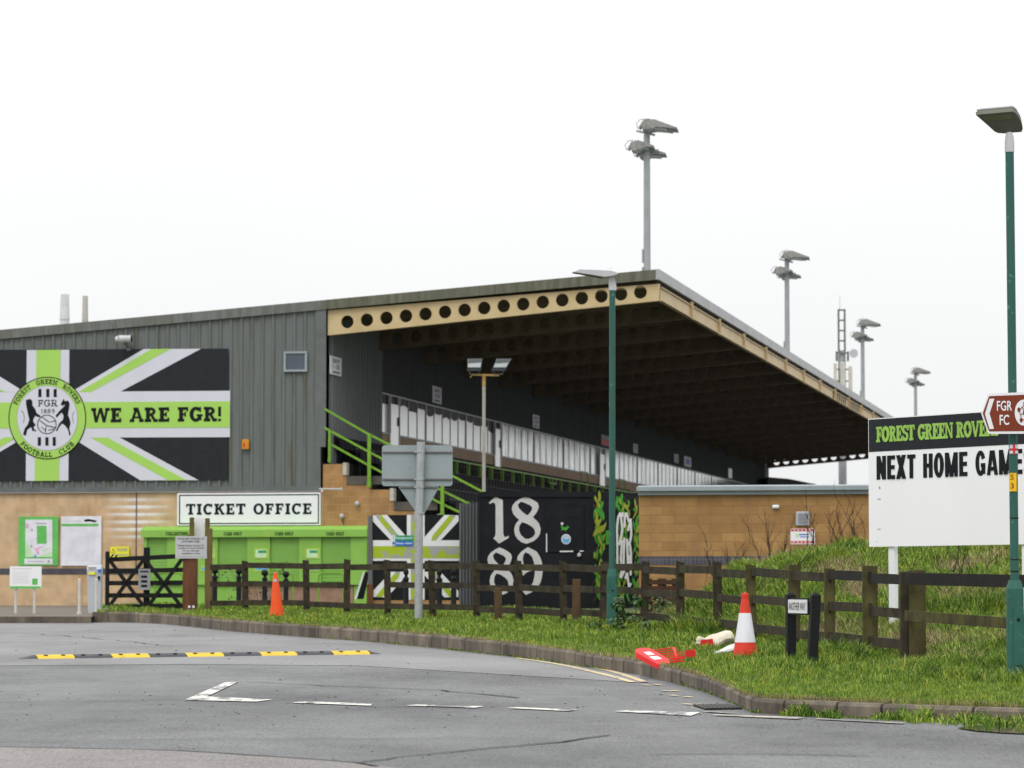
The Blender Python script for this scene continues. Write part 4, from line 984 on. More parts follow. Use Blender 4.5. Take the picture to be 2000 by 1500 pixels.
# hoop rails in front of the counter
for (p0,p1,who) in ((622,671,'lime hoop rail before the last hatch of the ticket counter'),(520,572,'lime hoop rail standing between two black ball bollards'),(303,356,'lime hoop rail seen behind the black field gate')):
    d_ = 91.0; a, c = xat(p0,d_), xat(p1,d_); zt_ = zat(1118,d_); zb2 = vz(a,d_)
    t = thing('hoop_rail', who, 'railing', (a,d_,zb2-.02), 0, 'hoop rails before the ticket counter'); b = MB()
    b.pipe([(0,0,0),(0,0,zt_-zb2-.1),(.03,0,zt_-zb2-.03),(.1,0,zt_-zb2),(c-a-.1,0,zt_-zb2),(c-a-.03,0,zt_-zb2-.03),(c-a,0,zt_-zb2-.1),(c-a,0,0)], .025); b.build('hoop', 'lime_rail', t)
# boards on the wall
def wallboard(name, label, cat, a,b_,c,d, mat, off=.02, th=.02):
    t, m = planething(name, label, cat, (a+c)/2, d, off); p = rect(m,a,b_,c,d); b = MB(); b.box(p[0][0],p[1][0],-th,0,p[0][1],p[2][1]); b.build('board', mat, t); return t, m
def patch(t, m, polys, mat, lvl, name='print'): return flat(name, [[m(*p) for p in P] for P in polys], mat, t, -.02-.003*lvl, .0025)
def rc(a,b,c,d): return [(a,b),(c,b),(c,d),(a,d)]
t, m = wallboard('site_map_board', 'green framed ground plan board on the block wall beside a white fixtures list', 'notice board', 36.5,1009,115,1104.5,'poster_green')
patch(t,m,[rc(50.5,1015,103,1088)],'poster_white',1,'map'); patch(t,m,[rc(48.5,1091,103.5,1101.5)],'poster_white',1)
patch(t,m,[[(51,1054),(60,1070),(68,1088),(50.5,1088)],[(78,1085),(103,1077),(103,1088),(76,1088)],[(82,1073),(101,1068),(101,1070),(84,1077)]],'poster_pale_green',2,'map_lawn'); patch(t,m,[rc(73,1027,92,1062)],'poster_green',2,'map_pitch')
patch(t,m,[rc(51,1022,57,1031),[(68,1071),(86,1066),(86,1068),(77,1072),(78,1082),(74,1083)]],'poster_pink',3,'map_zone'); patch(t,m,[[(66,1088),(70,1082),(73,1087),(73,1088)]],'poster_blue',3,'map_zone')
patch(t,m,[rc(72,1021.5,92,1023),rc(55,1096,88,1097),rc(62,1033,64.5,1037),rc(61,1065,64,1069),rc(94,1094.5,98,1098.5)],'print_grey',3,'map_text')
t, m = wallboard('fixtures_board', 'tall white list board with one green bar beside the green ground plan', 'notice board', 119.5,1008,199,1105,'poster_white')
patch(t,m,[rc(121,1023,193,1028)],'poster_green',1); patch(t,m,[rc(128+(i%2),1034+i*4.6,185+(i*7%5),1034.7+i*4.6) for i in range(14)],'print_pale',1,'list_lines'); patch(t,m,[rc(128,1017,158,1018.6)],'print_pale',1,'heading')
patch(t,m,[[(165,1015.5),(172,1013.5),(181,1015),(190,1017),(188,1020),(176,1018.5),(166,1019)]],'print_dark',1,'heading')
t, m = wallboard('warning_notice', 'small yellow warning notice on the wall above the black gate', 'sign', 216,1067.5,253,1088,'sign_yellow')
patch(t,m,[[(218,1080),(222,1071),(226,1080)]],'print_dark',1,'symbol'); patch(t,m,[[(219.3,1079.2),(222,1073.3),(224.7,1079.2)]],'sign_yellow',2,'symbol'); patch(t,m,[rc(229,1071+i*2.2,250,1072+i*2.2) for i in range(3)]+[rc(219,1082+i*2.2,250,1083+i*2.2) for i in range(2)],'print_grey',1,'text_lines')
# camera, alarm box, wall lights
t, m = planething('security_camera', 'grey bullet camera on a bracket under the roof edge above the banner', 'camera', 249, 672, .07)
p, q_ = m(234.5,664), m(262,664); b = MB(); r_ = .105
b.tube((p[0],-.34,p[1]-.02),(p[0]+.10,-.33,p[1]),.075,r_,14); b.tube((p[0]+.101,-.33,p[1]),(q_[0],-.25,q_[1]+.01),r_,r_,14); b.build('housing','lamp_grey',t,True)
b = MB(); b.tube((q_[0]+.001,-.25,q_[1]+.01),(q_[0]+.03,-.247,q_[1]+.01),r_*.9,r_*.9,14); b.build('rear_cap','black_paint',t)
b = MB(); b.bar((.03,-.28,.02),(.05,.0,-.12),.05,.05); b.box(.0,.12,-.03,.03,-.2,-.02); b.build('bracket','sign_rail',t)
t, m = planething('alarm_box', 'small orange alarm box on the grey cladding beside the banner', 'alarm', 481, 878, .05); p = rect(m,474.5,858.5,488.5,877.5); b = MB(); b.bbox(p[0][0],p[1][0],-.09,.0,p[0][1],p[2][1],.02); bx = b.build('case','sign_orange',t)
b = MB(); b.box(p[0][0]+.04,p[0][0]+.10,-.094,-.091,p[0][1]+.06,p[0][1]+.17); b.build('label_plate','sign_red',t)
for (px_,py_,lab) in ((669,1008,'round white lamp on the orange block wall above the canopy end'),(699,984,'small grey dome on the orange block wall under the stair')):
    t, m = planething('wall_lamp', lab, 'lamp', px_, py_, -.0); b = MB(); b.tube((0,.02,0),(0,-.05,0),.05,.06,12); b.build('base','lamp_grey',t); b = MB(); b.lathe([(.001,-.08),(.05,-.055),(.07,0),(.05,.05),(.001,.08)],14,(0,-.10,0)); b.build('globe','machine_grey',t,True)
    if px_ == 669: b = MB(); b.tube((.0,-.05,-.06),(.03,-.03,-.22),.012); b.build('cable','black_paint',t)
t, m = planething('wall_bracket', 'thin metal arm with a small lamp reaching out below the cladding corner', 'bracket', 640, 956, .02); p, q_ = m(625,955), m(671,956); b = MB(); b.tube((p[0],-.05,p[1]),(q_[0],-.35,q_[1]),.025); b.build('arm','lamp_grey',t); b = MB(); b.lathe([(.001,-.06),(.045,-.03),(.05,.03),(.001,.05)],12,(q_[0]+.03,-.36,q_[1])); b.build('lamp','lamp_grey',t,True)
# flues on the roof
for (px_,top,w_,mat,lab,dd) in ((122,575,19,'flue_white','white metal flue pipe with a collar behind the roof slope','t'),(162,578,12,'flue_cream','thinner cream flue pipe behind the roof slope','s')):
    d_ = 104; x = xat(px_,d_); zt_ = zat(top,d_); zb2 = GZ+ztop(-9)-.3
    t = thing('flue_pipe', lab, 'flue', (x,d_,zb2), 0); r_ = w_/2/F*d_; H_ = zt_-zb2; b = MB()
    b.tube((0,0,0),(0,0,H_-.8),r_*.95,r_*.95,18); b.build('pipe',mat,t,True); b = MB(); b.tube((0,0,H_-.799),(0,0,H_-.74),r_*1.05,r_*1.05,18); b.tube((0,0,H_-.739),(0,0,H_),r_,r_*.86,18); b.build('cap',mat,t,True)
# signs on the back wall of the seats
SG = [(640,694,662,735,'SEATS','1 - 22','white seat number board nearest the open end of the back wall'),(840.5,753,858,790,'SEATS','23-50','second white seat number board above the first windows'),
      (1037,809,1049.5,838,'SEATS','51-78','third seat number board above the windows behind the twin floodlight'),(1234,866,1242.5,887,'SEATS','79','fourth seat number board, just past the lamp post'),(1314,886,1322,906,'SEATS','80','narrow seat number board beside a wider blue and white one')]
def sidesign(name, label, cat, a,b_,c,d, mat):
    y0,z1 = FP.side(a,b_); y1,_ = FP.side(c,b_); z0 = FP.side((a+c)/2,d-2)[1]
    O = FP.O+FP.X*.06+FP.Y*y0+Vector((0,0,z0)); t = thing(name,label,cat,O,-PHI+math.pi/2); W,H_ = y1-y0, z1-z0
    b = MB(); b.box(0,W,-.02,0,0,H_); b.build('board',mat,t); return t,W,H_
for (a,b_,c,d,l1,l2,lab) in SG:
    t,W,H_ = sidesign('seat_sign',lab,'sign',a,b_,c,d,'white_board' if a < 700 else 'print_pale'); t['group'] = 'seat number boards on the back wall'
    font('lettering',l1,'print_dark',t,W*.22,W*.82,H_*.66,H_*.86,-.023,.02); font('lettering',l2,'print_dark',t,W*.25,W*.78,H_*.36,H_*.56,-.023,.02)
    flat('arrow',[[(W*.2,H_*.14),(W*.34,H_*.09),(W*.34,H_*.12),(W*.82,H_*.12),(W*.82,H_*.19),(W*.34,H_*.19),(W*.34,H_*.22)]],'print_dark',t,-.023,.002)
t,W,H_ = sidesign('entrance_sign','red and grey hoarding on the dark wall partly behind the lamp post','sign',1171,848,1197,874,'print_grey'); flat('print',[R(.02,W-.02,.02,H_*.55)],'sign_red',t,-.023,.002)
t,W,H_ = sidesign('sponsor_sign','wide pale board with a blue panel on the dark back wall','sign',1333,890,1347,914,'print_pale'); flat('print',[R(W*.25,W*.75,H_*.25,H_*.75)],'sign_blue',t,-.023,.002)
t,W,H_ = sidesign('blank_sign','plain white board at the far end of the back wall','sign',1420,914,1427,936,'white_board')
# ------------------------------------------------------------------ floodlight masts standing on the stand's roof edge
MX = 8.62; masts = []
def mastlamp(b1, b2, flip=1):
    """one projector: wedge-shaped reflector housing and its glass"""
FB = []
def flood_mast():
    t = thing('floodlight_mast','x','floodlight'); H_ = 4.35
    b = MB(); b.tube((0,0,0),(0,0,H_),.105,.095,8); b.build('pole','mast_steel',t,False)
    b = MB(); b.box(-.155,-.107,-.04,.04,.2,.62); b.box(-.15,-.108,-.035,.035,.75,1.15); b.build('junction_box','mast_steel',t)
    b = MB(); b.bar((-.30,-.05,H_+.10),(.25,-.05,H_-.04),.06,.06); b.bar((-.42,.0,H_-.52),(.35,.0,H_-.48),.06,.06); b.bar((.1,-.05,H_),(.28,-.12,H_+.18),.05,.05); b.build('cross_arm','mast_steel',t)
    def lamp(x,y,z,sx,tilt,L=.72,hh=.30,dep=.42):
        prof = [(-.07,-.06),(-.07,.09),(.03,.18),(.15,.19),(L+.10,.03),(L+.12,-.01),(.36,-.02),(.02,-.12)]
        ct, st_ = math.cos(tilt), math.sin(tilt); pr = [((px_*ct-pz*st_)*sx+x, px_*st_+pz*ct+z) for px_,pz in prof]
        b = MB(); b.prism(pr, y+dep/2, y-dep/2); b.v = [(a,c,e-(c-y)*.16) for a,c,e in b.v]; lp = b.build('lamp','flood_grey',t)
        gl_ = [((px_*ct-pz*st_)*sx+x, px_*st_+pz*ct+z) for px_,pz in [(.04,-.105),(.30,-.035),(L-.04,-.045),(L-.04,-.062),(.30,-.052),(.05,-.122)]]
        b = MB(); b.prism(gl_, y+dep/2-.03, y-dep/2+.03); b.v = [(a,c,e-(c-y)*.16) for a,c,e in b.v]; b.build('glass','flood_glass',lp)
        c = lambda u,w_: ((u*ct-w_*st_)*sx+x, y-.02, u*st_+w_*ct+z)
        b = MB(); b.tube(c(-.16,-.06),c(-.02,.20),.055,.05,10); b.build('ballast','flood_grey',lp,True)
        b = MB(); b.pipe([c(-.02,.24),c(-.16,.22),c(-.26,.10),c(-.22,-.04),c(-.10,-.05)],.010,6); b.build('cable','sign_rail',lp)
    lamp(-.02,-.30,H_+.16,1,-.10); lamp(.06,.22,H_+.24,1,-.14,.74); lamp(-.36,-.22,H_-.44,1,.0,.50,.3,.36); lamp(-.18,.28,H_-.58,1,-.04,.62,.3,.36)
    return t
px_heads = [(1265,228),(1539,486),(1686.5,620),(1789.5,717)]
labs = ['tall galvanised floodlight mast rising over the near corner of the stand roof','second floodlight mast along the roof edge, right of the tallest','third floodlight mast along the roof edge, beside the aerial tower','farthest floodlight mast, showing just above the black topped match board']
proto = flood_mast(); base_h = 5.0
for i,(px_,py_) in enumerate(px_heads):
    o = proto if i == 0 else copy_tree(proto)
    k = (px_-2276)/6500.0; # solve the point on the line x=MX of the stand
    lo, hi = 0.0, 140.0
    for _ in range(50):
        mid = (lo+hi)/2; P = FP.O+FP.X*MX+FP.Y*mid
        if 1000+F*P.x/P.y < px_: lo = mid
        else: hi = mid
    P = FP.O+FP.X*MX+FP.Y*lo
    zr = GZ+ztop(MX) if lo < LEN else zat(py_,P.y)-4.95
    ztop_ = zat(py_, P.y); need = ztop_-zr; o.location = (P.x,P.y,zr-.05); o.rotation_euler = (0,0,-.15)
    for ch in o.children:
        n_ = ch.name.split('.')[0]
        if n_ == 'pole': ch.scale.z = (need-.47)/4.35
        elif n_ != 'junction_box': ch.location.z = need-4.35-.47
    tag(o, labs[i], 'floodlight', 'floodlight masts along the stand roof')
    if i == 3:                                           # the last one stands on the ground past the stand's end
        o.location.z = float(G(200)); 
        for ch in o.children:
            n_ = ch.name.split('.')[0]
            if n_ == 'pole': ch.scale.z = (ztop_-o.location.z-.47)/4.35
            elif n_ != 'junction_box': ch.location.z = ztop_-o.location.z-4.35-.47
# telecom tower far behind
d_ = 205; x = xat(1647,d_); g0 = float(G(d_)); t = thing('aerial_tower','slim lattice topped telecom tower with pale antenna panels far behind the stand','tower',(x,d_,g0),0)
zz = lambda py: zat(py,d_)-g0
ppm = F/d_
b = MB(); b.tube((0,0,0),(0,0,zz(685)),.27,.24,12); b.build('column','mast_steel',t,True)
b = MB(); w_ = 6/ppm
for sx,sy in ((-1,-1),(1,-1),(1,1),(-1,1)): b.tube((sx*w_,sy*w_,zz(686)),(sx*w_,sy*w_,zz(604)),.045,.045,6)
for py in range(604,690,20):
    for (p,q_) in (((-1,-1),(1,-1)),((1,-1),(1,1)),((1,1),(-1,1)),((-1,1),(-1,-1))): b.tube((p[0]*w_,p[1]*w_,zz(py)-.05),(q_[0]*w_,q_[1]*w_,zz(py)-.05),.035,.035,6)
b.tube((-.1,0,zz(604)),(-.1,0,zz(577)),.014,.01,5); b.build('lattice','sign_rail',t)
for (dx,t0,b0,w2,nm) in ((-14.5,710,775,5.5,'antenna_panel'),(0,708,772,10,'antenna_panel'),(15,716,775,7,'antenna_panel')):
    b = MB(); b.bbox((dx-w2/2)/ppm,(dx+w2/2)/ppm,-.55,-.32,zz(b0),zz(t0),.03); b.build(nm,'cream_antenna',t)
b = MB(); b.bar((-15/ppm,-.3,zz(722)),(15/ppm,-.3,zz(722)),.06,.08); b.bar((-15/ppm,-.3,zz(745)),(15/ppm,-.3,zz(745)),.06,.08); b.bar((-11/ppm,-.3,zz(690)),(11/ppm,-.3,zz(690)),.06,.08)
for dx in (-11,11): b.tube((dx/ppm,-.3,zz(706)),(dx/ppm,-.3,zz(687)),.07,.07,6)
b.build('antenna_frame','sign_rail',t); b = MB(); b.tube((19/ppm,-.35,zz(692)),(21/ppm,-.75,zz(692)),.05,.28,12); b.build('dish','lamp_grey',t)
# dark house far beyond the open end
d_ = 195; a, c = xat(1506,d_), xat(1582,d_); g0 = float(G(d_)); t = thing('distant_house','dark low gabled building glimpsed under the far end of the stand roof','house',((a+c)/2,d_,g0),0); W = (c-a)/2; ze = zat(943,d_)-g0; zr = zat(932,d_)-g0
b = MB(); b.box(-W,W,0,7,0,ze-.05); b.build('wall','house_dark',t); b = MB(); b.prism([(-W-.2,zr),(-W*.1,zr-.1),(W+.4,ze-.1),(W+.4,ze-.28),(-W-.2,ze-.28)],7.3,-.3); b.build('roof','panel_steel',t)
# ------------------------------------------------------------------ twin floodlight on a cream pole
d_ = 86.5; x = xat(945,d_); g0 = vz(x,d_); t = thing('twin_floodlight','cream pole with two square black floodlights rising behind the black container','floodlight',(x,d_,g0),0)
z = lambda py: zat(py,d_)-g0; ppm = F/d_; lx = lambda px: (px-945)/ppm
b = MB(); b.tube((0,0,-.1),(0,0,z(755)),.048,.045,12); b.build('pole','pole_cream',t,True); b = MB(); b.tube((0,0,z(754.9)),(0,0,z(733)),.050,.048,12); b.build('pole_collar','pole_rust',t,True)
b = MB(); b.bar((lx(926),0,z(732)),(lx(975),0,z(733)),.045,.05); b.pipe([(lx(928),-.03,z(732)),(lx(922),-.03,z(733)),(lx(918),-.03,z(738))],.014,6); b.build('cross_arm','pole_rust',t)
for (cx,sk) in ((926,0.0),(973,.28)):
    b = MB(); X0, X1 = lx(cx-14), lx(cx+13); za_, zb3 = z(725), z(700); s_ = sk*.5
    P = [(X0,-.12,za_),(X1,-.12,za_),(X1+.05+s_,-.05,zb3),(X0+.05*0+s_,-.05,zb3),(X0+.05,.16,za_+.03),(X1-.02,.16,za_+.03),(X1+s_,.20,zb3-.06),(X0+.05+s_,.20,zb3-.06)]
    b.add(P,[(0,1,2,3),(5,4,7,6),(1,5,6,2),(4,0,3,7),(3,2,6,7),(4,5,1,0)]); lp = b.build('lamp','flood_black',t)
    g = lambda u,v: tuple((Vector(P[0]).lerp(Vector(P[1]),u)).lerp(Vector(P[3]).lerp(Vector(P[2]),u),v)+Vector((0,-.012,0)))
    b = MB(); b.add([g(.06,.28),g(.94,.28),g(.94,.93),g(.06,.93)],[(0,1,2,3)]); b.build('glass','flood_glass',lp)
    b = MB(); b.add([(q_[0],q_[1]-.006,q_[2]) for q_ in (g(.08,.6),g(.92,.66),g(.92,.92),g(.08,.92))],[(0,1,2,3)]); b.build('reflector_shade','lamp_shade',lp)  # darker upper glass, its shading painted as a flat patch
    b = MB(); b.pipe([(lx(cx-10),-.02,za_+.04),(lx(cx-8),-.02,z(731)),(lx(cx+8),-.02,z(731)),(lx(cx+10),-.02,za_+.04)],.016,6); b.build('yoke','sign_rail',lp)
# ------------------------------------------------------------------ exit gate, grey panel, container, painted hoarding
D1 = 82.0; XP = Pl(810,D1,-.06,vz(xat(810,D1),D1)); t = thing('exit_gate','black exit gate painted with a peeling white and lime flag','gate',XP.O,XP.rz); l_ = XP.l
gp = l_(92/3.333+700,1171)[1]; pq = lambda pts: [l_(700+x/3.3333,850+y/3.3333) for x,y in pts]
b = MB(); q0 = pq([(92,520),(658,517),(660,1075),(95,1075)]); b.prism(q0,.05,0); b.build('panel','black_paint',t)
mir = lambda pts: [(746-x,y) for x,y in pts]; mirv = lambda pts: [(x,1575-y) for x,y in pts]
W1 = [(94,560),(94,522),(186,519),(316,664),(316,686),(212,686)]; G1 = [(112,524),(152,521),(262,652),(272,686),(244,686)]
for f_ in (lambda p:p,mir,mirv,lambda p:mirv(mir(p))): flat('white_stripe',[pq(f_(W1))],'worn_white',t,-.003,.002); flat('lime_stripe',[pq(f_(G1))],'worn_lime',t,-.009,.002)
flat('white_stripe',[pq([(94,684),(659,684),(659,818),(94,818)])],'worn_white',t,-.006,.002); flat('white_stripe',[pq([(316,518.5),(431,518),(431,1072),(316,1072)])],'worn_white',t,-.0065,.002)
flat('lime_stripe',[pq([(94,722),(659,722),(659,800),(94,800)])],'worn_lime',t,-.012,.002); flat('lime_stripe',[pq([(342,518.5),(404,518),(404,1072),(342,1072)])],'worn_lime',t,-.0125,.002)
b = MB(); p0 = pq([(64,525),(91,525),(91,970),(64,970)]); b.prism(p0,.08,-.05); b.build('post','panel_steel',t)
b = MB(); p0 = pq([(56,972),(97,972),(97,1130),(56,1130)]); b.prism(p0,.09,-.06); b.build('post_sleeve','sleeper_brown',t)
t2 = thing('exit_notice','small green and blue notice reading Emergency exit Keep clear','sign',XP.O+XP.Y*(-.02),XP.rz)
for (y0,y1,mat,tx,a0) in ((652,686,'sign_green','Emergency exit',245),(688,720,'sign_blue','Keep clear',245)):
    b = MB(); b.prism(pq([(240,y0),(357,y0),(357,y1),(240,y1)]),.0,-.012); pl_ = b.build('panel',mat,t2); a_,b_ = pq([(a0,y1-7)])[0],pq([(353,y0+8)])[0]; font('lettering',tx,'white_board',pl_,a_[0],b_[0],a_[1],b_[1],-.0135,.012)
    b = MB(); b.prism(pq([(221,y0),(239,y0),(239,y1),(221,y1)]),.0,-.011); pl_ = b.build('panel','white_board',t2)
    flat('symbol',[[l_(700+(230+8*math.cos(a))/3.3333,850+((y0+y1)/2+12*math.sin(a))/3.3333) for a in [i*.4189 for i in range(15)]]] if y0 > 660 else [pq([(226,656),(234,660),(231,672),(236,683),(230,674),(224,684),(227,668)])],mat,pl_,-.0125,.001)
D2 = 81.0; t = thing('steel_panel','grey corrugated steel panel between the flag gate and the black container','hoarding',(xat(916,D2),D2,vz(xat(916,D2),D2)),0)
W = (xat(935,D2)-xat(897,D2))/2; b = MB(); H_ = zat(983,D2)-t.location.z; n_ = 6; xs_ = [-W+2*W*i/(n_*2) for i in range(n_*2+1)]
vs = [];
for i,xx in enumerate(xs_): o_ = -.04 if (i//1)%2 else .0; vs += [(xx,o_,-.1),(xx,o_,H_)]
vs += [(v[0],v[1]+.03,v[2]) for v in vs]; k = len(xs_); fs = [(2*i,2*i+2,2*i+3,2*i+1) for i in range(k-1)]+[(2*k+2*i+2,2*k+2*i,2*k+2*i+1,2*k+2*i+3) for i in range(k-1)]+[(2*i+1,2*i+3,2*k+2*i+3,2*k+2*i+1) for i in range(k-1)]
b.add(vs,fs); b.build('sheet','panel_steel',t); b = MB(); b.box(W+.004,W+.05,-.05,.05,-.1,H_-.05); b.build('post','black_paint',t)
D3 = 80.0; CPn = Pl(1047,D3,-.02,vz(xat(1047,D3),D3)); t = thing('club_container','black steel container with pale blackletter 1889 painted on its front','container',CPn.O,CPn.rz)
pc = lambda pts: [CPn.l(700+x/3.3333,850+y/3.3333) for x,y in pts]
xl, zt_ = CPn.l(936,962); xr,_ = CPn.l(1158,962); b = MB(); b.box(xl,xr,0,2.3,-.15,zt_); b.build('body','container_black',t)
b = MB(); b.box(xl-.01,xr+.01,-.04,-.001,zt_-.11,zt_+.02); b.box(xl-.01,xl+.05,-.025,-.001,-.1,zt_-.111); b.box(xr-.05,xr+.01,-.025,-.001,-.1,zt_-.111); b.build('frame','container_black',t)
one = [(848,441),(872,418),(895,400),(918,412),(940,422),(943,640),(948,658),(958,664),(978,654),(979,668),(945,688),(915,706),(898,688),(878,672),(890,656),(893,640),(893,452),(884,440),(872,438),(858,447)]
eo = [(1085,400),(1118,412),(1148,428),(1168,442),(1175,466),(1166,494),(1148,520),(1136,534),(1160,556),(1176,575),(1187,610),(1182,642),(1166,668),(1140,690),(1095,707),(1062,697),(1036,676),(1020,650),(1014,616),(1020,586),(1032,566),(1047,551),(1022,530),(1006,508),(998,480),(1004,456),(1022,434),(1050,416)]
eh1 = [(1058,432),(1082,440),(1118,456),(1132,470),(1128,490),(1112,512),(1098,522),(1066,498),(1044,474),(1038,452)][::-1]; eh2 = [(1064,566),(1096,576),(1128,594),(1146,614),(1152,640),(1136,662),(1108,676),(1086,674),(1060,652),(1046,622),(1048,590)][::-1]
sh = lambda pts: [(840+(x-998)*.9,730+(y-400)*1.02) for x,y in pts]
no = [(1105,728),(1135,744),(1160,757),(1178,784),(1190,812),(1199,850),(1200,885),(1195,925),(1186,958),(1165,992),(1136,1018),(1090,1040),(1068,1016),(1098,1004),(1122,984),(1138,956),(1146,920),(1149,882),(1118,884),(1092,896),(1071,916),(1066,888),(1048,852),(1034,820),(1036,790),(1056,762),(1082,742)]
nh = [(1088,762),(1112,772),(1130,792),(1142,824),(1146,852),(1118,858),(1088,866),(1076,840),(1070,806),(1074,780)][::-1]
for nm in ([one],[eo,eh1,eh2],[sh(eo),sh(eh1),sh(eh2)],[no,nh]): shape2d('numeral',[pc(p) for p in nm],'numeral_grey',t,-.004,.004)
b = MB(); fr = [pc([(1222,458),(1470,455),(1470,757),(1222,762)]), pc([(1228,464),(1465,461),(1465,751),(1228,756)])[::-1]]; hd = shape2d('hatch',[fr[0]],'container_black',t,-.012,.014)
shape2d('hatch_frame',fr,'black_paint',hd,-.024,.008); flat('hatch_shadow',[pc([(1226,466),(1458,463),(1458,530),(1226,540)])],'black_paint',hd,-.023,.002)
flat('hatch_edge',[pc([(1222,640),(1228,640),(1229,760),(1222,762)]),pc([(1310,753),(1398,752),(1398,760),(1310,761)]),pc([(1440,752),(1466,751),(1466,757),(1440,759)])],'worn_white',hd,-.029,.002)
flat('sticker_ring',[pc(disc(1352,677,31,33,24))],'poster_white',hd,-.022,.002); flat('sticker_ring',[pc(disc(1352,679,25,26,24))],'poster_blue',hd,-.0245,.002); flat('sticker_ring',[pc([(1336,660),(1368,658),(1370,676),(1340,678)])],'print_pale',hd,-.027,.002)
flat('leaf_emblem',[pc([(1316,594),(1330,590),(1338,602),(1352,596),(1362,588),(1364,596),(1376,594),(1360,612),(1350,624),(1336,614),(1318,622),(1326,608)])],'leaf_green',hd,-.022,.002); flat('leaf_emblem',[pc(disc(1326,576,9,10,12))],'print_pale',hd,-.022,.002)
b = MB(); c_ = pc([(1438,780)])[0]; b.lathe([(.001,-.06),(.05,-.03),(.05,.03),(.001,.06)],12,(c_[0],-.05,c_[1])); b.build('handle','lamp_grey',t,True)
# hoarding with leaf mural, turned away from the container front
HP = Pl(1160,79.9,math.radians(45),0); x0h = 0; HO = HP.O; HP.O = Vector((HO.x,HO.y,vz(HO.x,HO.y)))
t = thing('mural_hoarding','black hoarding with green leaf mural and white graffiti lettering beside the container','hoarding',HP.O,HP.rz)
lh = HP.l; W = lh(1249,1000)[0]; zt0 = lh(1160,961)[1]; zt1 = lh(1249,963)[1]
b = MB(); b.prism([(.02,-.15),(W,-.15),(W,zt1),(.02,zt0)],.06,0); b.build('board','container_black',t)
rr = random.Random(17)
def leaf(cx,cy,L,w_,a):
    pts = []
    for (u,v) in ((-.5,0),(-.2,.5),(.15,.42),(.5,0),(.15,-.42),(-.2,-.5)): pts.append((cx+(u*L*math.cos(a)-v*w_*math.sin(a)), cy+(u*L*math.sin(a)+v*w_*math.cos(a))))
    return [lh(*p) for p in pts]
for (xa_,xb2,ya_,yb2,n_) in ((1158,1181,962,1172,120),(1201,1230,966,1172,130),(1236,1247,970,1172,50)):
    lf = {'leaf_green':[],'leaf_olive':[],'leaf_brown':[]}
    for i in range(n_): lf[rr.choice(['leaf_green','leaf_green','leaf_olive','leaf_brown'])].append(leaf(rr.uniform(xa_+2,xb2-2),rr.uniform(ya_+8,yb2-4),rr.uniform(10,26),rr.uniform(2.5,5.5),math.pi/2+rr.uniform(-.5,.5)))
    for k_,y_ in (('leaf_brown',-.004),('leaf_green',-.010),('leaf_olive',-.026)): flat('leaf_mural',lf[k_],k_,t,y_,.002,.0001)
flat('green_panel',[[lh(*p) for p in ((1180,1037),(1190,1035),(1190,1062),(1180,1064))]],'leaf_green',t,-.05,.002)
g_ = lambda pts: [lh(1140+x/5.769,940+y/5.769) for x,y in pts]
def brush(pts,w_=11):
    out = []
    for (a,c) in zip(pts,pts[1:]):
        dx,dy = c[0]-a[0],c[1]-a[1]; L = math.hypot(dx,dy) or 1; nx,ny = -dy/L*w_,dx/L*w_; out.append(g_([(a[0]+nx,a[1]+ny),(c[0]+nx,c[1]+ny),(c[0]-nx,c[1]-ny),(a[0]-nx,a[1]-ny)]))
    return out
st = []
for s_ in ([(362,940),(358,520),(372,400),(395,352),(410,470),(418,545)],[(420,400),(424,350)],[(418,545),(400,640),(392,700)],[(440,520),(445,400),(460,352),(480,420),(490,460)],[(480,560),(510,420),(518,600),(505,680),(475,720)],[(470,650),(480,940)],[(415,660),(400,860),(412,1000),(392,1090)],[(440,640),(430,900),(440,1010),(400,1090)],[(500,700),(515,820),(510,1060)],[(450,1100),(470,1030),(490,1190),(515,1150)],[(380,720),(400,640)],[(495,830),(495,940)]): st += brush(s_)
flat('graffiti',st,'white_board',t,-.054,.002,.0002)
# leaning sheet, pallet stack
t = thing('leaning_sheet','black sheet with a white edge leaning beside the exit gate','sheet',onverge(706,83.5),0); pp = Pl(706,83.5,0,t.location.z).l
b = MB(); b.prism([pp(*p) for p in ((697,1170),(713,1117),(722,1117),(710,1170))],.05,0); b.build('sheet','black_paint',t); b = MB(); b.prism([pp(*p) for p in ((692,1170),(709,1117),(712.6,1117),(696.6,1170))],.05,-.004); b.build('edge','white_board',t)
t = thing('pallet_stack','stack of dark brown timber boards against the amber wall beside the hoarding','timber',onverge(1293,69.5),-.2); b = MB(); rr = random.Random(4)
for k in range(6): b.box(-.36+rr.uniform(-.04,.04),.36+rr.uniform(-.04,.04),-.3,.3,.02+k*.125,.02+k*.125+.095)
b.build('boards','pallet_brown',t); b = MB()
for k in range(6):
    for sx in (-.3,0,.3): b.box(sx-.05,sx+.05,-.28,.28,.116+k*.125,.144+k*.125)
b.build('spacer','pallet_brown',t)
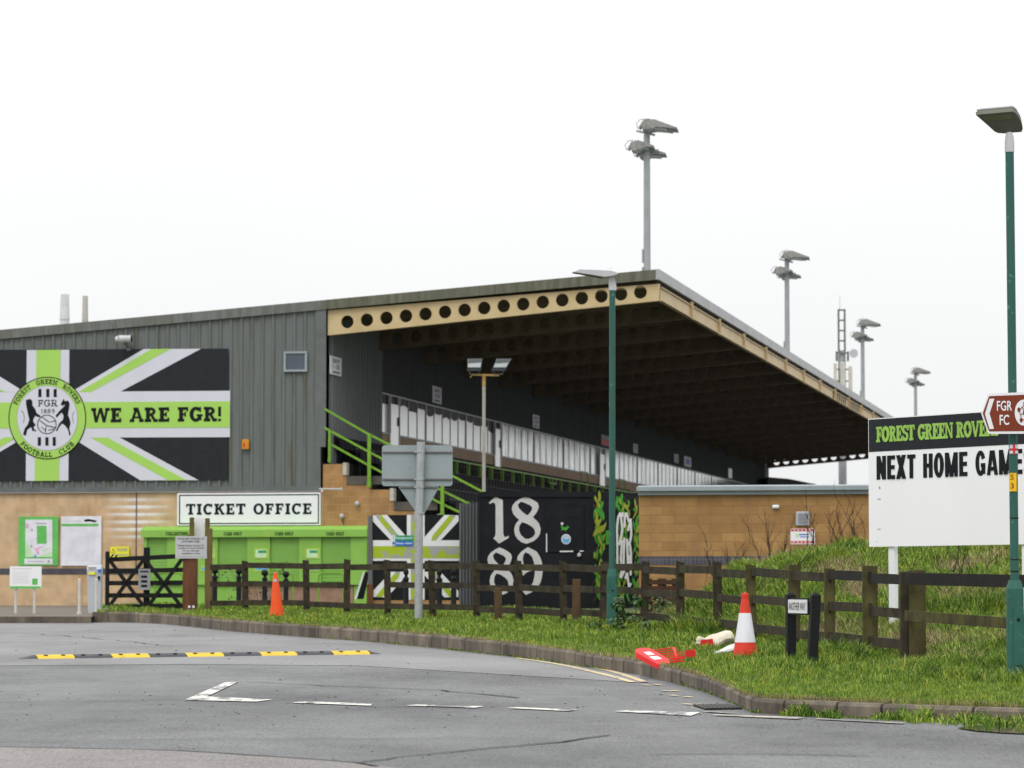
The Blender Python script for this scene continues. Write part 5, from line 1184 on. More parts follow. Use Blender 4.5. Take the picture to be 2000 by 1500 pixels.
# ------------------------------------------------------------------ low amber block building
D4 = 74.0; LB = Pl(1248,D4,-PHI,vz(xat(1248,D4),D4)-.05); t = thing('low_building','low amber block building with grey roof edge and blue brick band','building',LB.O,-PHI); l_ = LB.l
W = 14.0; z = lambda py: l_(1500,py)[1]
b = MB(); b.box(0,W,0,6,-.3,z(963)); b.build('wall','block_amber',t); b = MB(); b.box(-.0,W,-.012,-.001,z(1103),z(1086)); b.build('brick_band','blue_brick',t)
b = MB(); b.box(.0,W+.2,-.10,-.002,z(966),z(958.5)); b.box(-.02,W+.2,-.20,-.0021,z(958),z(950)); b.add([(-.02,-.20,z(949.9)),(W+.2,-.20,z(949.9)),(W+.2,.2,z(946.5)),(-.02,.2,z(946.5)),(-.02,6.1,z(946.5)),(W+.2,6.1,z(946.5))],[(0,1,2,3),(3,2,5,4)]); b.build('roof_edge','sign_back',t)
b = MB(); p,q_ = l_(1555,1026),l_(1582,999); b.bbox(p[0],q_[0],-.07,-.001,p[1],q_[1],.02); vn = b.build('vent','machine_grey',t); b = MB(); 
for i in range(6): b.box(p[0]+.05,q_[0]-.05,-.085,-.071,p[1]+.04+i*.04,p[1]+.06+i*.04)
b.build('louvre','print_grey',vn)
t2 = thing('bulkhead_light','small white tubular light on the amber wall near the roof edge','lamp',LB.O+LB.X*l_(1516,990)[0]+Vector((0,0,l_(1516,990)[1])),-PHI); b = MB(); b.tube((-.07,-.07,0),(.07,-.07,0),.045,.045,12); b.build('shade','white_board',t2,True); b = MB(); b.box(-.03,.03,-.05,.0,-.02,.04); b.build('bracket','machine_grey',t2)
t2 = thing('wall_notice','red and white notice with blue lettering on the amber wall behind bare twigs','sign',LB.O+LB.X*l_(1568,1063)[0]-LB.Y*.005+Vector((0,0,l_(1568,1063)[1])),-PHI); W2 = (1592-1545)/2/F*D4; H_ = z(1033)-z(1063.5); b = MB(); b.box(-W2,W2,-.01,0,0,H_); b.build('board','white_board',t2)
flat('red_strip',[R(-W2+.01,W2-.01,H_*.83,H_*.97),R(-W2+.01,W2-.01,H_*.06,H_*.22)],'sign_red',t2,-.013,.002); flat('print',[R(-W2*.3,W2*.45,H_*.58,H_*.66),R(-W2*.2,W2*.5,H_*.44,H_*.5)],'sign_blue',t2,-.013,.002); flat('print',[disc(-W2*.45,H_*.56,.045,n=14)],'poster_pale_green',t2,-.013,.002)
flat('white_dashes',[R(-W2+.05+i*.085,-W2+.09+i*.085,H_*.11,H_*.18) for i in range(5)]+[R(-W2+.07+i*.085,-W2+.10+i*.085,H_*.86,H_*.93) for i in range(5)],'white_board',t2,-.017,.002)
# ------------------------------------------------------------------ post and rail fence
FT = thing('rail_fence','weathered three rail timber fence curving along the grass bank','fence',onverge(1100,63),0); FO = FT.location.copy()
posts = [(412,1.0),(480,1.12),(600,1.14),(677,1.15),(758,1.13),(846,1.13),(931,1.13),(1015,1.13),(1101,1.13),(1177,1.12),(1257,1.14),(1328,1.16),(1402,1.16),(1470,1.14),(1548,1.16),(1620,1.12),(1699,1.17),(1766,1.17)]
PP = []
rr = random.Random(8)
for i,(px,h) in enumerate(posts):
    d = float(fence_d(px)); P = onverge(px,d); P.z = float(G(d))+.135; PP.append(P-FO); w = .085 if px < 1500 else .115
    if px in (412,1766): continue
    q = PP[-1]; b = MB(); lean = rr.uniform(-.012,.012); w = .07 if px < 1500 else {1548:.085,1620:.07,1699:.095}.get(px,.06)
    hb = h; x0,x1,y0,y1 = -w,w,-.05,.05
    b.add([(x0,y0,-.3),(x1,y0,-.3),(x1,y1,-.3),(x0,y1,-.3),(x0+lean*hb*3,y0,hb+rr.uniform(-.01,.02)),(x1+lean*hb*3,y0,hb-rr.uniform(0,.03)),(x1+lean*hb*3,y1,hb-rr.uniform(0,.03)),(x0+lean*hb*3,y1,hb+.01)],[(0,3,2,1),(4,5,6,7),(0,1,5,4),(1,2,6,5),(2,3,7,6),(3,0,4,7)])
    b.build('post','fence_wood' if px < 1470 else 'fence_mossy',FT,loc=q)
for i in range(len(PP)-1):
    a, c = PP[i].copy(), PP[i+1].copy(); px = posts[i][0]
    for k,(hh,th) in enumerate(((1.00,.125),(.60,.12),(.16,.12))):
        if k == 1 and px == 677: continue
        dy = Vector((0,-.075,0)); j0, j1 = rr.uniform(-.015,.015), rr.uniform(-.015,.015)
        hk = hh+.015*math.sin(i*1.7)
        if px >= 1100 and k < 2: hk = hh+(.03 if i%2 else .0)
        if k == 2 and px > 1230: hk = .20
        dirv = (c-a).normalized(); b = MB(); b.bar(a+dy+Vector((0,0,hk+j0))-dirv*(.0),c+dy+Vector((0,0,hk+j1))-dirv*.006,.04,th); b.build('rail','fence_wood' if px < 1600 else ('fence_black' if k == 0 else 'fence_wood'),FT)
# corner post cluster and the near run of two dark rails
px = 1768; d = 40.6; P = onverge(px,d); P.z = float(G(d))+.135
for (dx,dy,w,h,mat) in ((-.02,-.05,.05,1.12,'fence_wood'),(.125,-.16,.10,1.14,'fence_mossy')):
    b = MB(); b.bbox(-w,w,-.06,.06,-.3,h,.012); b.build('post',mat,FT,loc=P-FO+Vector((dx,dy,0)))
a = P-FO+Vector((-.02,-.27,0)); d2 = 36.9; C2 = onverge(2020,d2); C2.z = float(G(d2))+.135; c = C2-FO+Vector((0,-.1,0)); d3 = 34.0; E2 = onverge(2350,d3); E2.z = float(G(d3))+.135; e = E2-FO
for (h0,h1,h2,th,mat) in ((1.03,1.04,1.0,.145,'fence_black'),(.585,.56,.5,.125,'fence_mossy')):
    b = MB(); b.bar(a+Vector((0,0,h0)),c+Vector((0,0,h1)),.045,th); b.build('rail',mat,FT); b = MB(); b.bar(c+Vector((.01,0,h1)),e+Vector((0,0,h2)),.045,th); b.build('rail',mat,FT)
for q in (c,e): b = MB(); b.bbox(-.09,.09,-.0,.12,-.3,1.16,.012); b.build('post','fence_mossy',FT,loc=q+Vector((.05,.04,0)))
# short timber stubs behind the fence
for (px,d,py,w,lab) in ((973,64.8,1148,.075,'short brown timber stub before the lower numerals on the container'),(1126,61.0,1131,.075,'taller brown timber stub behind the middle rail near the lamp post')):
    P = onverge(px,d); t = thing('timber_stub',lab,'post',P,0,'timber stubs behind the rail fence'); b = MB(); b.bbox(-w,w,-.06,.06,-.2,zat(py,d)-P.z,.01); b.build('stake','stub_brown',t)
# ------------------------------------------------------------------ field gate, sleeper post, tall timbers
D = 76.0; GP = Pl(210,D,-.02,float(G(D))+.13); t = thing('field_gate','black five bar timber gate with crossed braces','gate',GP.O,GP.rz); l_ = GP.l
def brd(name,a,c,th,y,parent=t,mat='gate_black',w=.04):
    p,q = l_(*a),l_(*c); b = MB(); b.bar((p[0],y,p[1]),(q[0],y,q[1]),w,th,up=(0,0,1) if abs(p[0]-q[0]) > .2 else (1,0,0)); return b.build(name,mat,parent)
b = MB(); p,q = l_(205.5,1196),l_(213.5,1077); b.bbox(p[0],q[0],-.06,.06,p[1]-.2,q[1],.01); b.build('post','gate_black',t)
b = MB(); p,q = l_(279.5,1156),l_(291.5,1069); b.box(p[0],q[0],.05,.15,p[1]-.6,q[1]); b.build('post','gate_black',t)
for (ya_,yb_) in ((1093,1086),(1115.5,1113),(1139,1138),(1163,1163),(1185,1183.5)): brd('rail',(213,ya_),(359,yb_),.105,0)
for (a,c) in (((214,1184),(281,1093)),((216,1096),(281,1184)),((284,1093),(354,1184)),((290,1184),(357,1090))): brd('brace',a,c,.085,-.045,w=.03)
brd('latch',(216,1090),(222,1083),.03,-.05); brd('latch',(224,1090),(230,1084),.03,-.05)
t2 = thing('gate_notice','small grey notice with four lines hung on the black gate','sign',GP.O+GP.Y*(-.07),GP.rz); p,q = l_(271,1152),l_(294.5,1111); b = MB(); b.box(p[0],q[0],-.012,0,p[1],q[1]); b.build('board','print_grey',t2)
flat('text_lines',[[l_(*k) for k in rc(275,1115,291,1118)]]+[[l_(*k) for k in rc(276.5,1124+i*9,288.5,1129+i*9)] for i in range(3)],'print_dark',t2,-.014,.002)
D = 73.5; P = onverge(370,D); t = thing('sleeper_post','thick rusty brown timber post with four white reflectors near its foot','post',P,0); z = lambda py: zat(py,D)-P.z; lx = lambda px: xat(px,D)-P.x
b = MB(); b.bbox(lx(358),lx(383),-.14,.14,-.2,z(1089),.012); b.build('post','sleeper_brown',t); b = MB(); b.box(lx(366),lx(378),-.05,.05,z(1088.9),z(1044)); b.build('spar','timber_mossy',t)
for cx in (371,379.3):
    for cy in (1185,1193): b = MB(); b.box(lx(cx-2.2),lx(cx+2.2),-.15,-.141,z(cy+2.2),z(cy-2.2)); b.build('reflector','white_board',t)
t2 = thing('parking_notice','grey board reading VEHICLES PARKED AT OWNERS RISK on the brown post','sign',P+Vector((0,-.16,0)),0); b = MB(); b.box(lx(343.5),lx(405),-.015,0,z(1091),z(1047.5)); b.build('board','lamp_grey',t2)
for (tx,y0,y1,a,c) in (('VEHICLES PARKED AT',1054.5,1050.5,347,401),('OWNERS RISK',1060,1056,356,392),('Forest Green Rovers FC',1067.5,1063.6,348,400),('accept no responsibility',1072.8,1069,349,400),('for any damage,',1077.8,1074.2,358,391),('accidents or loss',1082.6,1079,357,392)): font('lettering',tx,'print_dark',t2,lx(a),lx(c),z(y0),z(y1),-.017,.012)
flat('rule',[[(lx(347),z(1088)),(lx(402),z(1088)),(lx(402),z(1087.2)),(lx(347),z(1087.2))]],'print_grey',t2,-.017,.001)
for (px,d,top,w,lab,mat) in ((374,78.5,1010.5,.052,'tall slim mossy timber upright behind the parking notice','timber_mossy'),(404.5,78.5,1012,.052,'tall mossy timber upright beside a shorter twin by the parking notice','timber_mossy'),(410.5,77.9,1032,.045,'shorter brown timber upright fixed to its taller twin','timber_mossy')):
    P = onverge(px,d); t = thing('timber_upright',lab,'post',P,0,'timber uprights behind the brown post'); b = MB(); b.bbox(-w,w,-.06,.06,-.2,zat(top,d)-P.z,.01); b.build('stake',mat,t)
t = thing('blank_placard','plain white placard held between the two tall timber uprights','sign',onverge(389,78.7),0); b = MB(); b.box(xat(380,78.7)-t.location.x,xat(399,78.7)-t.location.x,-.02,.01,zat(1049,78.7)-t.location.z,zat(1011,78.7)-t.location.z); b.build('board','white_board',t); b = MB(); b.box(xat(383,78.7)-t.location.x,xat(386,78.7)-t.location.x,.011,.04,-.1,zat(1012,78.7)-t.location.z); b.build('stake','timber_mossy',t)
# ball topped bollards
for (px,d,top,lab) in ((419.5,84,1109,'black ball topped bollard beside the tall timber uprights'),(466.5,84.5,1110,'black ball topped bollard half behind the second fence post'),(517,84.3,1113,'black ball topped bollard just left of the orange cone'),(558.5,84.6,1116,'black ball topped bollard just right of the orange cone'),(793,78,1111,'black ball topped bollard before the painted flag beside the sign pole'),(858,77.4,1112,'black ball topped bollard before the painted flag at its far foot'),(886,77.0,1110,'black ball topped bollard beside the grey steel panel')):
    P = onverge(px,d); r = .075 if px < 700 else .055; H_ = zat(top,d)-P.z; t = thing('ball_bollard',lab,'bollard',P,0,'black ball topped bollards behind the fence'); b = MB(); b.lathe([(.085,-.1),(.085,.10),(.065,.14),(.062,H_-.26),(.075,H_-.25),(.075,H_-.22),(.04,H_-.19),(.035,H_-.15)],16); b.build('post','black_paint',t,True)
    b = MB(); b.lathe([(.001,H_-.155)]+[(r*1.15*math.sin(a),H_-.075-.085*math.cos(a)) for a in [.35+i*.3 for i in range(8)]]+[(.001,H_+.009)],16); b.build('ball','black_paint',t,True)
# ------------------------------------------------------------------ left pavement furniture
pz = lambda d: float(G(d))+.131
D = 71; P = Vector((xat(49,D),D,pz(D))); t = thing('leg_notice_board','white notice board with a green foot band standing on two cream legs','notice board',P,0); z = lambda py: zat(py,D)-P.z; lx = lambda px: xat(px,D)-P.x
for px in (30.5,67): b = MB(); b.tube((lx(px),.03,-.05),(lx(px),.03,z(1140)),.03,.03,10); b.build('leg','bollard_white',t,True)
b = MB(); b.box(lx(19),lx(81),-.02,.0,z(1150),z(1106)); b.build('board','white_board',t); flat('green_band',[[(lx(19.5),z(1149.5)),(lx(80),z(1149.5)),(lx(80),z(1145)),(lx(19.5),z(1145))]],'poster_green',t,-.023,.002); flat('green_square',[[(lx(63),z(1142)),(lx(73.5),z(1142)),(lx(73.5),z(1130)),(lx(63),z(1130))]],'poster_green',t,-.023,.002)
flat('text_lines',[[(lx(24),z(1111.5)),(lx(62),z(1111.5)),(lx(62),z(1110)),(lx(24),z(1110))]]+[[(lx(24),z(1117+i*3.1)),(lx(59-(i*5)%7),z(1117+i*3.1)),(lx(59-(i*5)%7),z(1116.4+i*3.1)),(lx(24),z(1116.4+i*3.1))] for i in range(8)],'print_pale',t,-.023,.002)
D = 71.5; P = Vector((xat(183,D),D,pz(D))); t = thing('ticket_machine','slim grey parking pay machine beside the black gate','pay machine',P,0); z = lambda py: zat(py,D)-P.z; lx = lambda px: xat(px,D)-P.x
b = MB(); b.add([(lx(174),-.14,0),(lx(198),-.14,0),(lx(198),.16,0),(lx(174),.16,0),(lx(171),-.16,z(1112)),(lx(199),-.16,z(1112)),(lx(199),.18,z(1112)),(lx(171),.18,z(1112)),(lx(171),-.12,z(1106)),(lx(199),-.12,z(1106)),(lx(199),.16,z(1104)),(lx(171),.16,z(1104))],[(3,2,1,0),(0,1,5,4),(1,2,6,5),(2,3,7,6),(3,0,4,7),(4,5,9,8),(5,6,10,9),(6,7,11,10),(7,4,8,11),(8,9,10,11)]); b.build('case','machine_grey',t)
for (a,y0,c,y1,mat,nm) in ((175,1122.5,187,1117.5,'sign_yellow','price_label'),(173.5,1109.5,189,1107.5,'print_grey','heading_label'),(193,1117,200,1112,'sign_blue','blue_button'),(193,1132.5,197,1125,'black_paint','coin_slot')): b = MB(); b.box(lx(a),lx(c),-.19,-.163,z(y0),z(y1)); b.build(nm,mat,t)
for (px,top,lab,dx) in ((155,1130,'short white bollard post standing alone on the pavement',0),(188,1130,'white bollard post in front of the grey pay machine',0)):
    D = 69.6; P = Vector((xat(px,D),D,pz(D))); t = thing('white_bollard',lab,'bollard',P,0,'white bollards on the pavement'); b = MB(); H_ = zat(top,D)-P.z; b.tube((0,0,0),(0,0,H_-.02),.033,.031,14); b.tube((0,0,H_-.0199),(0,0,H_),.03,.018,14); b.build('post','bollard_white',t,True); b = MB(); b.tube((0,0,0),(0,0,.06),.05,.045,12); b.build('foot','bollard_white',t,True)
# ------------------------------------------------------------------ back of the road sign
D = 67; P = onverge(819,D); t = thing('road_sign','galvanised road sign pole seen from behind with rectangular plate over a pointed triangle','road sign',P,0); z = lambda py: zat(py,D)-P.z; lx = lambda px: xat(px,D)-P.x
r = .082; b = MB(); b.pipe([(lx(817.5),0,-.2),(lx(818.2),0,z(1000)),(lx(821.5),0,z(863))],r,16); b.build('pole','galvanised',t,True)
def rrect(x0,x1,z0,z1,c):
    o = []
    for cx,cz,a0 in ((x1-c,z1-c,0),(x0+c,z1-c,90),(x0+c,z0+c,180),(x1-c,z0+c,270)):
        for i in range(5): a = math.radians(a0+i*22.5); o.append((cx+c*math.cos(a),cz+c*math.sin(a)))
    return o
b = MB(); b.prism(rrect(lx(745),lx(883.5),z(949),z(869),.06),.135,.115); pl_ = b.build('plate','sign_back',t)
b = MB(); b.prism([(lx(777.5),z(951)),(lx(781),z(949.5)),(lx(853),z(949.5)),(lx(857),z(951)),(lx(824.5),z(1010)),(lx(819),z(1010))],.135,.115); b.build('triangle_plate','sign_back',t)
for (y_,a,c) in ((883,746.5,883),(936,746.5,883),(951.5,781,854)): b = MB(); b.box(lx(a),lx(c),.088,.1145,z(y_+1.6),z(y_-1.6)); b.box(lx(a),lx(c),.080,.0878,z(y_+.8),z(y_-.5)); b.build('rail','sign_rail',t)
for y_ in (882,936,951,1002): b = MB(); b.lathe([(r+.012,-.02),(r+.012,.02)],16,(lx(819.8),0,z(y_))); b.box(lx(808.5),lx(811),-.02,.085,z(y_)-.025,z(y_)+.025); b.build('clip','galvanised',t,True)
# ------------------------------------------------------------------ street lamps
def lamp_post(t,z,lx,sh0,base0,base1,xc,xw,bw,door):
    """square-shouldered base with a door, then the round column"""
    b = MB(); w = bw/2; zz_ = [(-.2,w,w),(z(base0),w,w),(z(base1),xw*.62,xw*.62)]
    vs = []
    for (h,a,c) in zz_:
        e = a*.3
        vs += [(-a+e,-c,h),(a-e,-c,h),(a,-c+e,h),(a,c-e,h),(a-e,c,h),(-a+e,c,h),(-a,c-e,h),(-a,-c+e,h)]
    fs = [(k*8+i,k*8+(i+1)%8,(k+1)*8+(i+1)%8,(k+1)*8+i) for k in range(2) for i in range(8)]+[tuple(range(16,24))]
    b.add(vs,fs); bs = b.build('base','lamp_green_base',t)
    b = MB(); b.box(door[0],door[1],-w-.012,-w-.001,door[2],door[3]); dr = b.build('door','lamp_green_base',t)
    b = MB(); b.tube(((door[0]+door[1])/2,-w-.013,door[3]-.12),((door[0]+door[1])/2,-w-.02,door[3]-.12),.018); b.build('lock','black_paint',dr)
    b = MB(); b.pipe([(0,0,z(base1)-.05),(lx*.5,0,(z(base1)+z(sh0))/2),(lx,0,z(sh0))],xw/2,16); b.build('pole','lamp_green',t,True)
D = 35.6; ppm = F/D; P = onverge(1981,D,-.02); P.x = xat(1982,D)
RLP = t = thing('street_lamp','near green street lamp column carrying a brown arrow sign','street lamp',P,0,'green street lamps on the verge'); z = lambda py: zat(py,D)-P.z; lx = lambda px: (px-1982)/ppm
lamp_post(t,z,lx(1975.5)*.35,297,1150,1133,0,.093,.172,(-.03,.075,.22,z(1188)))
b = MB(); x0 = lx(1975.5)*.35; b.lathe([(.052,0),(.052,.10),(.045,.17),(.030,.215)],16,(x0,0,z(297.2))); b.build('neck','lamp_grey',t,True)
# tilted flat lantern: its underside faces the road
out = [(1903.5,227.5),(1915,226),(1975,221.5),(1983,226),(1994,239),(1999,250),(1998,255),(1994,256),(1982,256.5),(1975,258),(1962,258),(1952,257.5),(1945,255),(1925,241.5)]
pl = Pl(1975.5,D,0,P.z); u = [(a-(pl.O.x-pl.O.x)+ (pl.O.x-P.x), c) for a,c in pl.poly(out)]; zc = z(240)
f = lambda a,c,o: (a, -(c-zc)*1.25+o*.5-.02, c+o)
b = MB(); k = len(u); vs = [f(a,c,0) for a,c in u]+[f(a,c,.035) for a,c in u]+[f((a-x0)*.9+x0-.01,c*.92+zc*.08,.055) for a,c in u]
b.add(vs,[tuple(range(k-1,-1,-1))]+[(j*k+i,j*k+(i+1)%k,(j+1)*k+(i+1)%k,(j+1)*k+i) for j in range(2) for i in range(k)]+[tuple(2*k+i for i in range(k))]); hd = b.build('lantern','lamp_under',t)
ln = [(1914,229),(1972,224.5),(1978,233),(1924,237)]; b = MB(); b.add([f(a+(pl.O.x-P.x),c,-.006) for a,c in pl.poly(ln)],[(3,2,1,0)]); b.build('lens','lamp_lens',hd)
top = [f((a-x0)*.97+x0,c*.97+zc*.03,.058) for a,c in u]; b = MB(); b.add(top+[(p[0],p[1],p[2]+.012) for p in top],[tuple(range(k-1,-1,-1)),tuple(range(k,2*k))]+[(i,(i+1)%k,k+(i+1)%k,k+i) for i in range(k)]); b.build('lantern_top','lamp_grey',hd)
b = MB(); b.box(-.055,.0215,-.054,-.0475,z(960),z(924)); npl = b.build('number_plate','sign_orange',t); MATS['plate_yellow'] = M('plate_yellow',(.86,.50,.01),.5); npl.data.materials[0] = MATS['plate_yellow']
for (ch,y0,y1) in (('5',937.5,927),('3',954.5,944)): font('numeral',ch,'sign_brown',npl,lx(1972.8+1),lx(1979.5+1),z(y0),z(y1),-.0555,.01)
for y_ in (1012,1093,1116): b = MB(); b.lathe([(.049,-.006),(.049,.006)],16,(0,0,z(y_))); b.build('strap','black_paint',t)
b = MB(); 
for i in range(8):
    a0 = math.radians(198+i*18); a1 = a0+math.radians(18); R_ = .050; b.add([(R_*math.cos(a0),R_*math.sin(a0),z(886)),(R_*math.cos(a1),R_*math.sin(a1),z(886)),(R_*math.cos(a1),R_*math.sin(a1),z(869)),(R_*math.cos(a0),R_*math.sin(a0),z(869))],[(0,1,2,3)])
skr = b.build('sticker','poster_white',t)
b = MB(); R_ = .0515
for (d0,d1,y0,y1) in ((255,283,888,868),(205,335,880.5,876)):
    n_ = 6
    for i in range(n_):
        a0,a1 = (math.radians(d0+(d1-d0)*(i+e_)/n_) for e_ in (0,1)); rad = R_+(.0008 if y0 > 885 else 0); b.add([(rad*math.cos(a0),rad*math.sin(a0),z(y0)),(rad*math.cos(a1),rad*math.sin(a1),z(y0)),(rad*math.cos(a1),rad*math.sin(a1),z(y1)),(rad*math.cos(a0),rad*math.sin(a0),z(y1))],[(0,1,2,3)])
b.build('sticker_cross','sign_red',skr)
# brown arrow sign clamped to the lamp
BS = Pl(1920,D-.11,math.radians(-6),0); BS.O.z = zat(808,D); t = thing('direction_sign','brown arrow sign with white letters and a football, clamped to the near lamp column','direction sign',BS.O,BS.rz); l_ = BS.l
sg = lambda pts: [l_(1820+x/5.769,740+y/5.769) for x,y in pts]
plate = [(556,388),(630,186),(640,172),(660,166),(1700,120),(1740,150),(1740,590),(1700,612),(665,620),(640,612),(628,596)]
b = MB(); b.prism(sg(plate),.02,0); b.build('plate','white_board',t)
flat('brown_panel',[sg([(574,388),(642,200),(655,194),(1720,150),(1720,580),(655,592),(640,582)])],'sign_brown',t,-.003,.002)
flat('chevron',[sg([(598,395),(650,226),(704,222),(650,390)]),sg([(598,396),(650,391),(700,562),(650,566)])],'white_board',t,-.006,.002,.0003)
for (tx,a,c,y0,y1) in (('FGR',733,903,360,246),('FC',764,870,520,404)): p,q = sg([(a,y0),(c,y1)]); font('lettering',tx,'white_board',t,p[0],q[0],p[1],q[1],-.006,.015)
bc = (1034,380); flat('football',[sg(disc(bc[0],bc[1],100,146,36))],'white_board',t,-.006,.002)
pent = lambda cx,cy,rx,ry,a0=-90,n=5: [(cx+rx*math.cos(math.radians(a0+i*360/n)),cy+ry*math.sin(math.radians(a0+i*360/n))) for i in range(n)]
fb = [pent(bc[0]+15,bc[1],26,40,90)]
for i in range(5): a = math.radians(90+36+i*72); fb.append(pent(bc[0]+15+72*math.cos(a),bc[1]+104*math.sin(a),20,30,90+36+i*72))
flat('football_patch',[sg([(max(x,bc[0]-97),y) for x,y in p]) for p in fb],'sign_brown',t,-.009,.002,.0002)
sl = []
for i in range(5):
    a = math.radians(90+i*72); c0 = (bc[0]+15+26*math.cos(a),bc[1]+40*math.sin(a)); c1_ = (bc[0]+15+52*math.cos(a),bc[1]+78*math.sin(a)); nx,ny = -math.sin(a)*3.5,math.cos(a)*3.5; sl.append(sg([(c0[0]+nx,c0[1]+ny),(c1_[0]+nx,c1_[1]+ny),(c1_[0]-nx,c1_[1]-ny),(c0[0]-nx,c0[1]-ny)]))
    for s_ in (-1,1):
        a2 = math.radians(90+i*72+s_*34); e1 = (bc[0]+15+66*math.cos(a2),bc[1]+98*math.sin(a2)); dx,dy = e1[0]-c1_[0],e1[1]-c1_[1]; L = math.hypot(dx,dy); nx,ny = -dy/L*3.2,dx/L*3.2; sl.append(sg([(c1_[0]+nx,c1_[1]+ny),(e1[0]+nx,e1[1]+ny),(e1[0]-nx,e1[1]-ny),(c1_[0]-nx,c1_[1]-ny)]))
flat('football_seam',sl,'sign_brown',t,-.0115,.002,.0002)
b = MB(); xx = lx(1980)+.0; c_ = (P-BS.O); cx = c_.dot(BS.X); 
for zz_ in (.12,-.12): b.box(cx-.10,cx+.10,.021,.05,zz_-.02,zz_+.02)
b.build('clamp','galvanised',t)
# farther lamp
D = 58.8; ppm = F/D; P = onverge(1195.5,D,-.02); t = thing('street_lamp','farther green street lamp column standing before the painted hoarding','street lamp',P,0,'green street lamps on the verge'); z = lambda py: zat(py,D)-P.z; lx = lambda px: (px-1195.5)/ppm
lamp_post(t,z,lx(1197),567,1126,1111,0,.108,.19,(-.075,.085,.15,z(1140)))
g = lambda pts: [(lx(1100+x/3.75),z(200+y/3.75)) for x,y in pts]
b = MB(); q = g([(338,1377),(393,1377),(393,1340),(385,1305),(372,1276),(340,1276),(337,1310)]); b.prism(q,.045,-.045); b.build('neck','lamp_grey',t)
b = MB(); q = g([(70,1246),(122,1224),(225,1228),(312,1232),(360,1236),(390,1245),(409,1257),(396,1268),(352,1279),(320,1284),(290,1283),(200,1266)]); n_ = len(q)
vs = [];
for (yy,sc) in ((-.15,.86),(-.11,1),(.11,1),(.15,.86)):
    cx_,cz_ = lx(1170),z(537); vs += [(cx_+(a-cx_)*(.97 if sc<1 else 1),yy,cz_+(c-cz_)*sc) for a,c in q]
b.add(vs,[tuple(range(n_)),tuple(range(4*n_-1,3*n_-1,-1))]+[(j*n_+(i+1)%n_,j*n_+i,(j+1)*n_+i,(j+1)*n_+(i+1)%n_) for j in range(3) for i in range(n_)]); hd = b.build('lantern','lamp_grey',t,True)
b = MB(); q = g([(84,1250),(200,1272),(290,1288),(290,1283.5),(200,1266.5),(84,1246)]); b.prism(q,.10,-.10); b.build('lens','lamp_under',hd)
b = MB(); p_,q_ = g([(318,1233),(358,1203)]); b.bbox(p_[0],q_[0],-.04,.04,p_[1]-.01,q_[1],.01); b.build('photocell','white_board',hd)
# ------------------------------------------------------------------ match board
D = 47.0; MBd = Pl(1698,D,math.radians(-55.9),0); MBd.O.z = vz(MBd.O.x,MBd.O.y); l_ = MBd.l; t = thing('match_board','big white match board with a black header and the words NEXT HOME GAMES','sign board',MBd.O,MBd.rz)
zt_,zb_2,zh = l_(1698,818)[1],l_(1698,1068)[1],l_(1698,883)[1]; Wd = 3.95
b = MB(); b.box(0,Wd,0,.03,zb_2,zt_); b.build('board','white_board_dirty',t); flat('header',[R(.012,Wd-.01,zh,zt_-.012)],'banner_black',t,-.003,.002)
p = l_(1712,863.5); q = l_(1965,827); zA,zB = l_(1712,864)[1],l_(1712,834)[1]; xA = l_(1712,850)[0]; xB = l_(1914,840)[0]; 
wl,_ = slab_polys('FOREST GREEN ROV',-.03); wf,_ = slab_polys('FOREST GREEN ROVERS',-.03); XB = xA+(xB-xA)*wf/wl
slab('lettering','FOREST GREEN ROVERS','print_lime',t,xA,XB,zA,zB,-.007,-.03,w=.28)
zA,zB = l_(1712,937)[1],l_(1712,891)[1]; xa1 = l_(1997,900)[0]
X0 = l_(1712.5,910)[0]; wa,_ = slab_polys('NEXT HOME GAME',.10,sans_glyph); wb,_ = slab_polys('NEXT HOME GAMES',.10,sans_glyph)
slab('lettering','NEXT HOME GAMES','print_dark',t,X0,X0+(xa1-X0)*wb/wa,zA,zB,-.007,.10,glyph=sans_glyph)
for (px,dx) in ((1737,.0),(1998,.0)):
    xc = l_(px,1090)[0]; b = MB(); b.bbox(xc-.06,xc+.06,.031,.11,-.6,zb_2+.6,.006); b.build('leg','white_board',t)
flat('mark',[[(l_(*p)) for p in rc(1717,950,1719.4,955)],[l_(*p) for p in rc(1714,974,1720.5,975.6)],[l_(*p) for p in rc(1714.5,1032.5,1720,1034)],[l_(*p) for p in rc(1712,1057,1713.4,1058.4)]],'print_grey',t,-.003,.002)
# ------------------------------------------------------------------ cones
def cone(name,label,px,d,top,bot,profile,grp=None):
    P = onverge(px,d,.0); H_ = zat(top,d)-P.z; t = thing(name,label,'traffic cone',P,0,grp); return t,H_
t,H_ = cone('traffic_cone','tall red and white traffic cone standing in the long grass',1455,43.0,1158.5,1282,None)
r0,r1 = .168,.036; rad = lambda u: r0+(r1-r0)*u
def sec(u0,u1,mat,nm,ex=0.0): b = MB(); b.lathe([(rad(u0)+ex,u0*H_),(rad(u1)+ex,u1*H_)],28); return b.build(nm,mat,t,True)
u1,u2,u3 = .26,.70,.925
b = MB(); b.bbox(-.20,.20,-.20,.20,-.05,.035,.02); b.build('base','cone_red',t); sec(.04,u1,'cone_red','body'); sec(u1+.0005,u2,'cone_white','reflective_sleeve',.002); sec(u2+.0005,u3,'cone_red','body')
b = MB(); b.lathe([(.046,u3*H_+.001),(.050,u3*H_+.012),(.044,u3*H_+.03),(.048,u3*H_+.045),(.040,H_),(.02,H_+.004)],24); b.build('tip','cone_red',t,True)
t,H_ = cone('traffic_cone','battered plain orange cone sagging on the short grass',541,69.2,1118.5,1198,None)
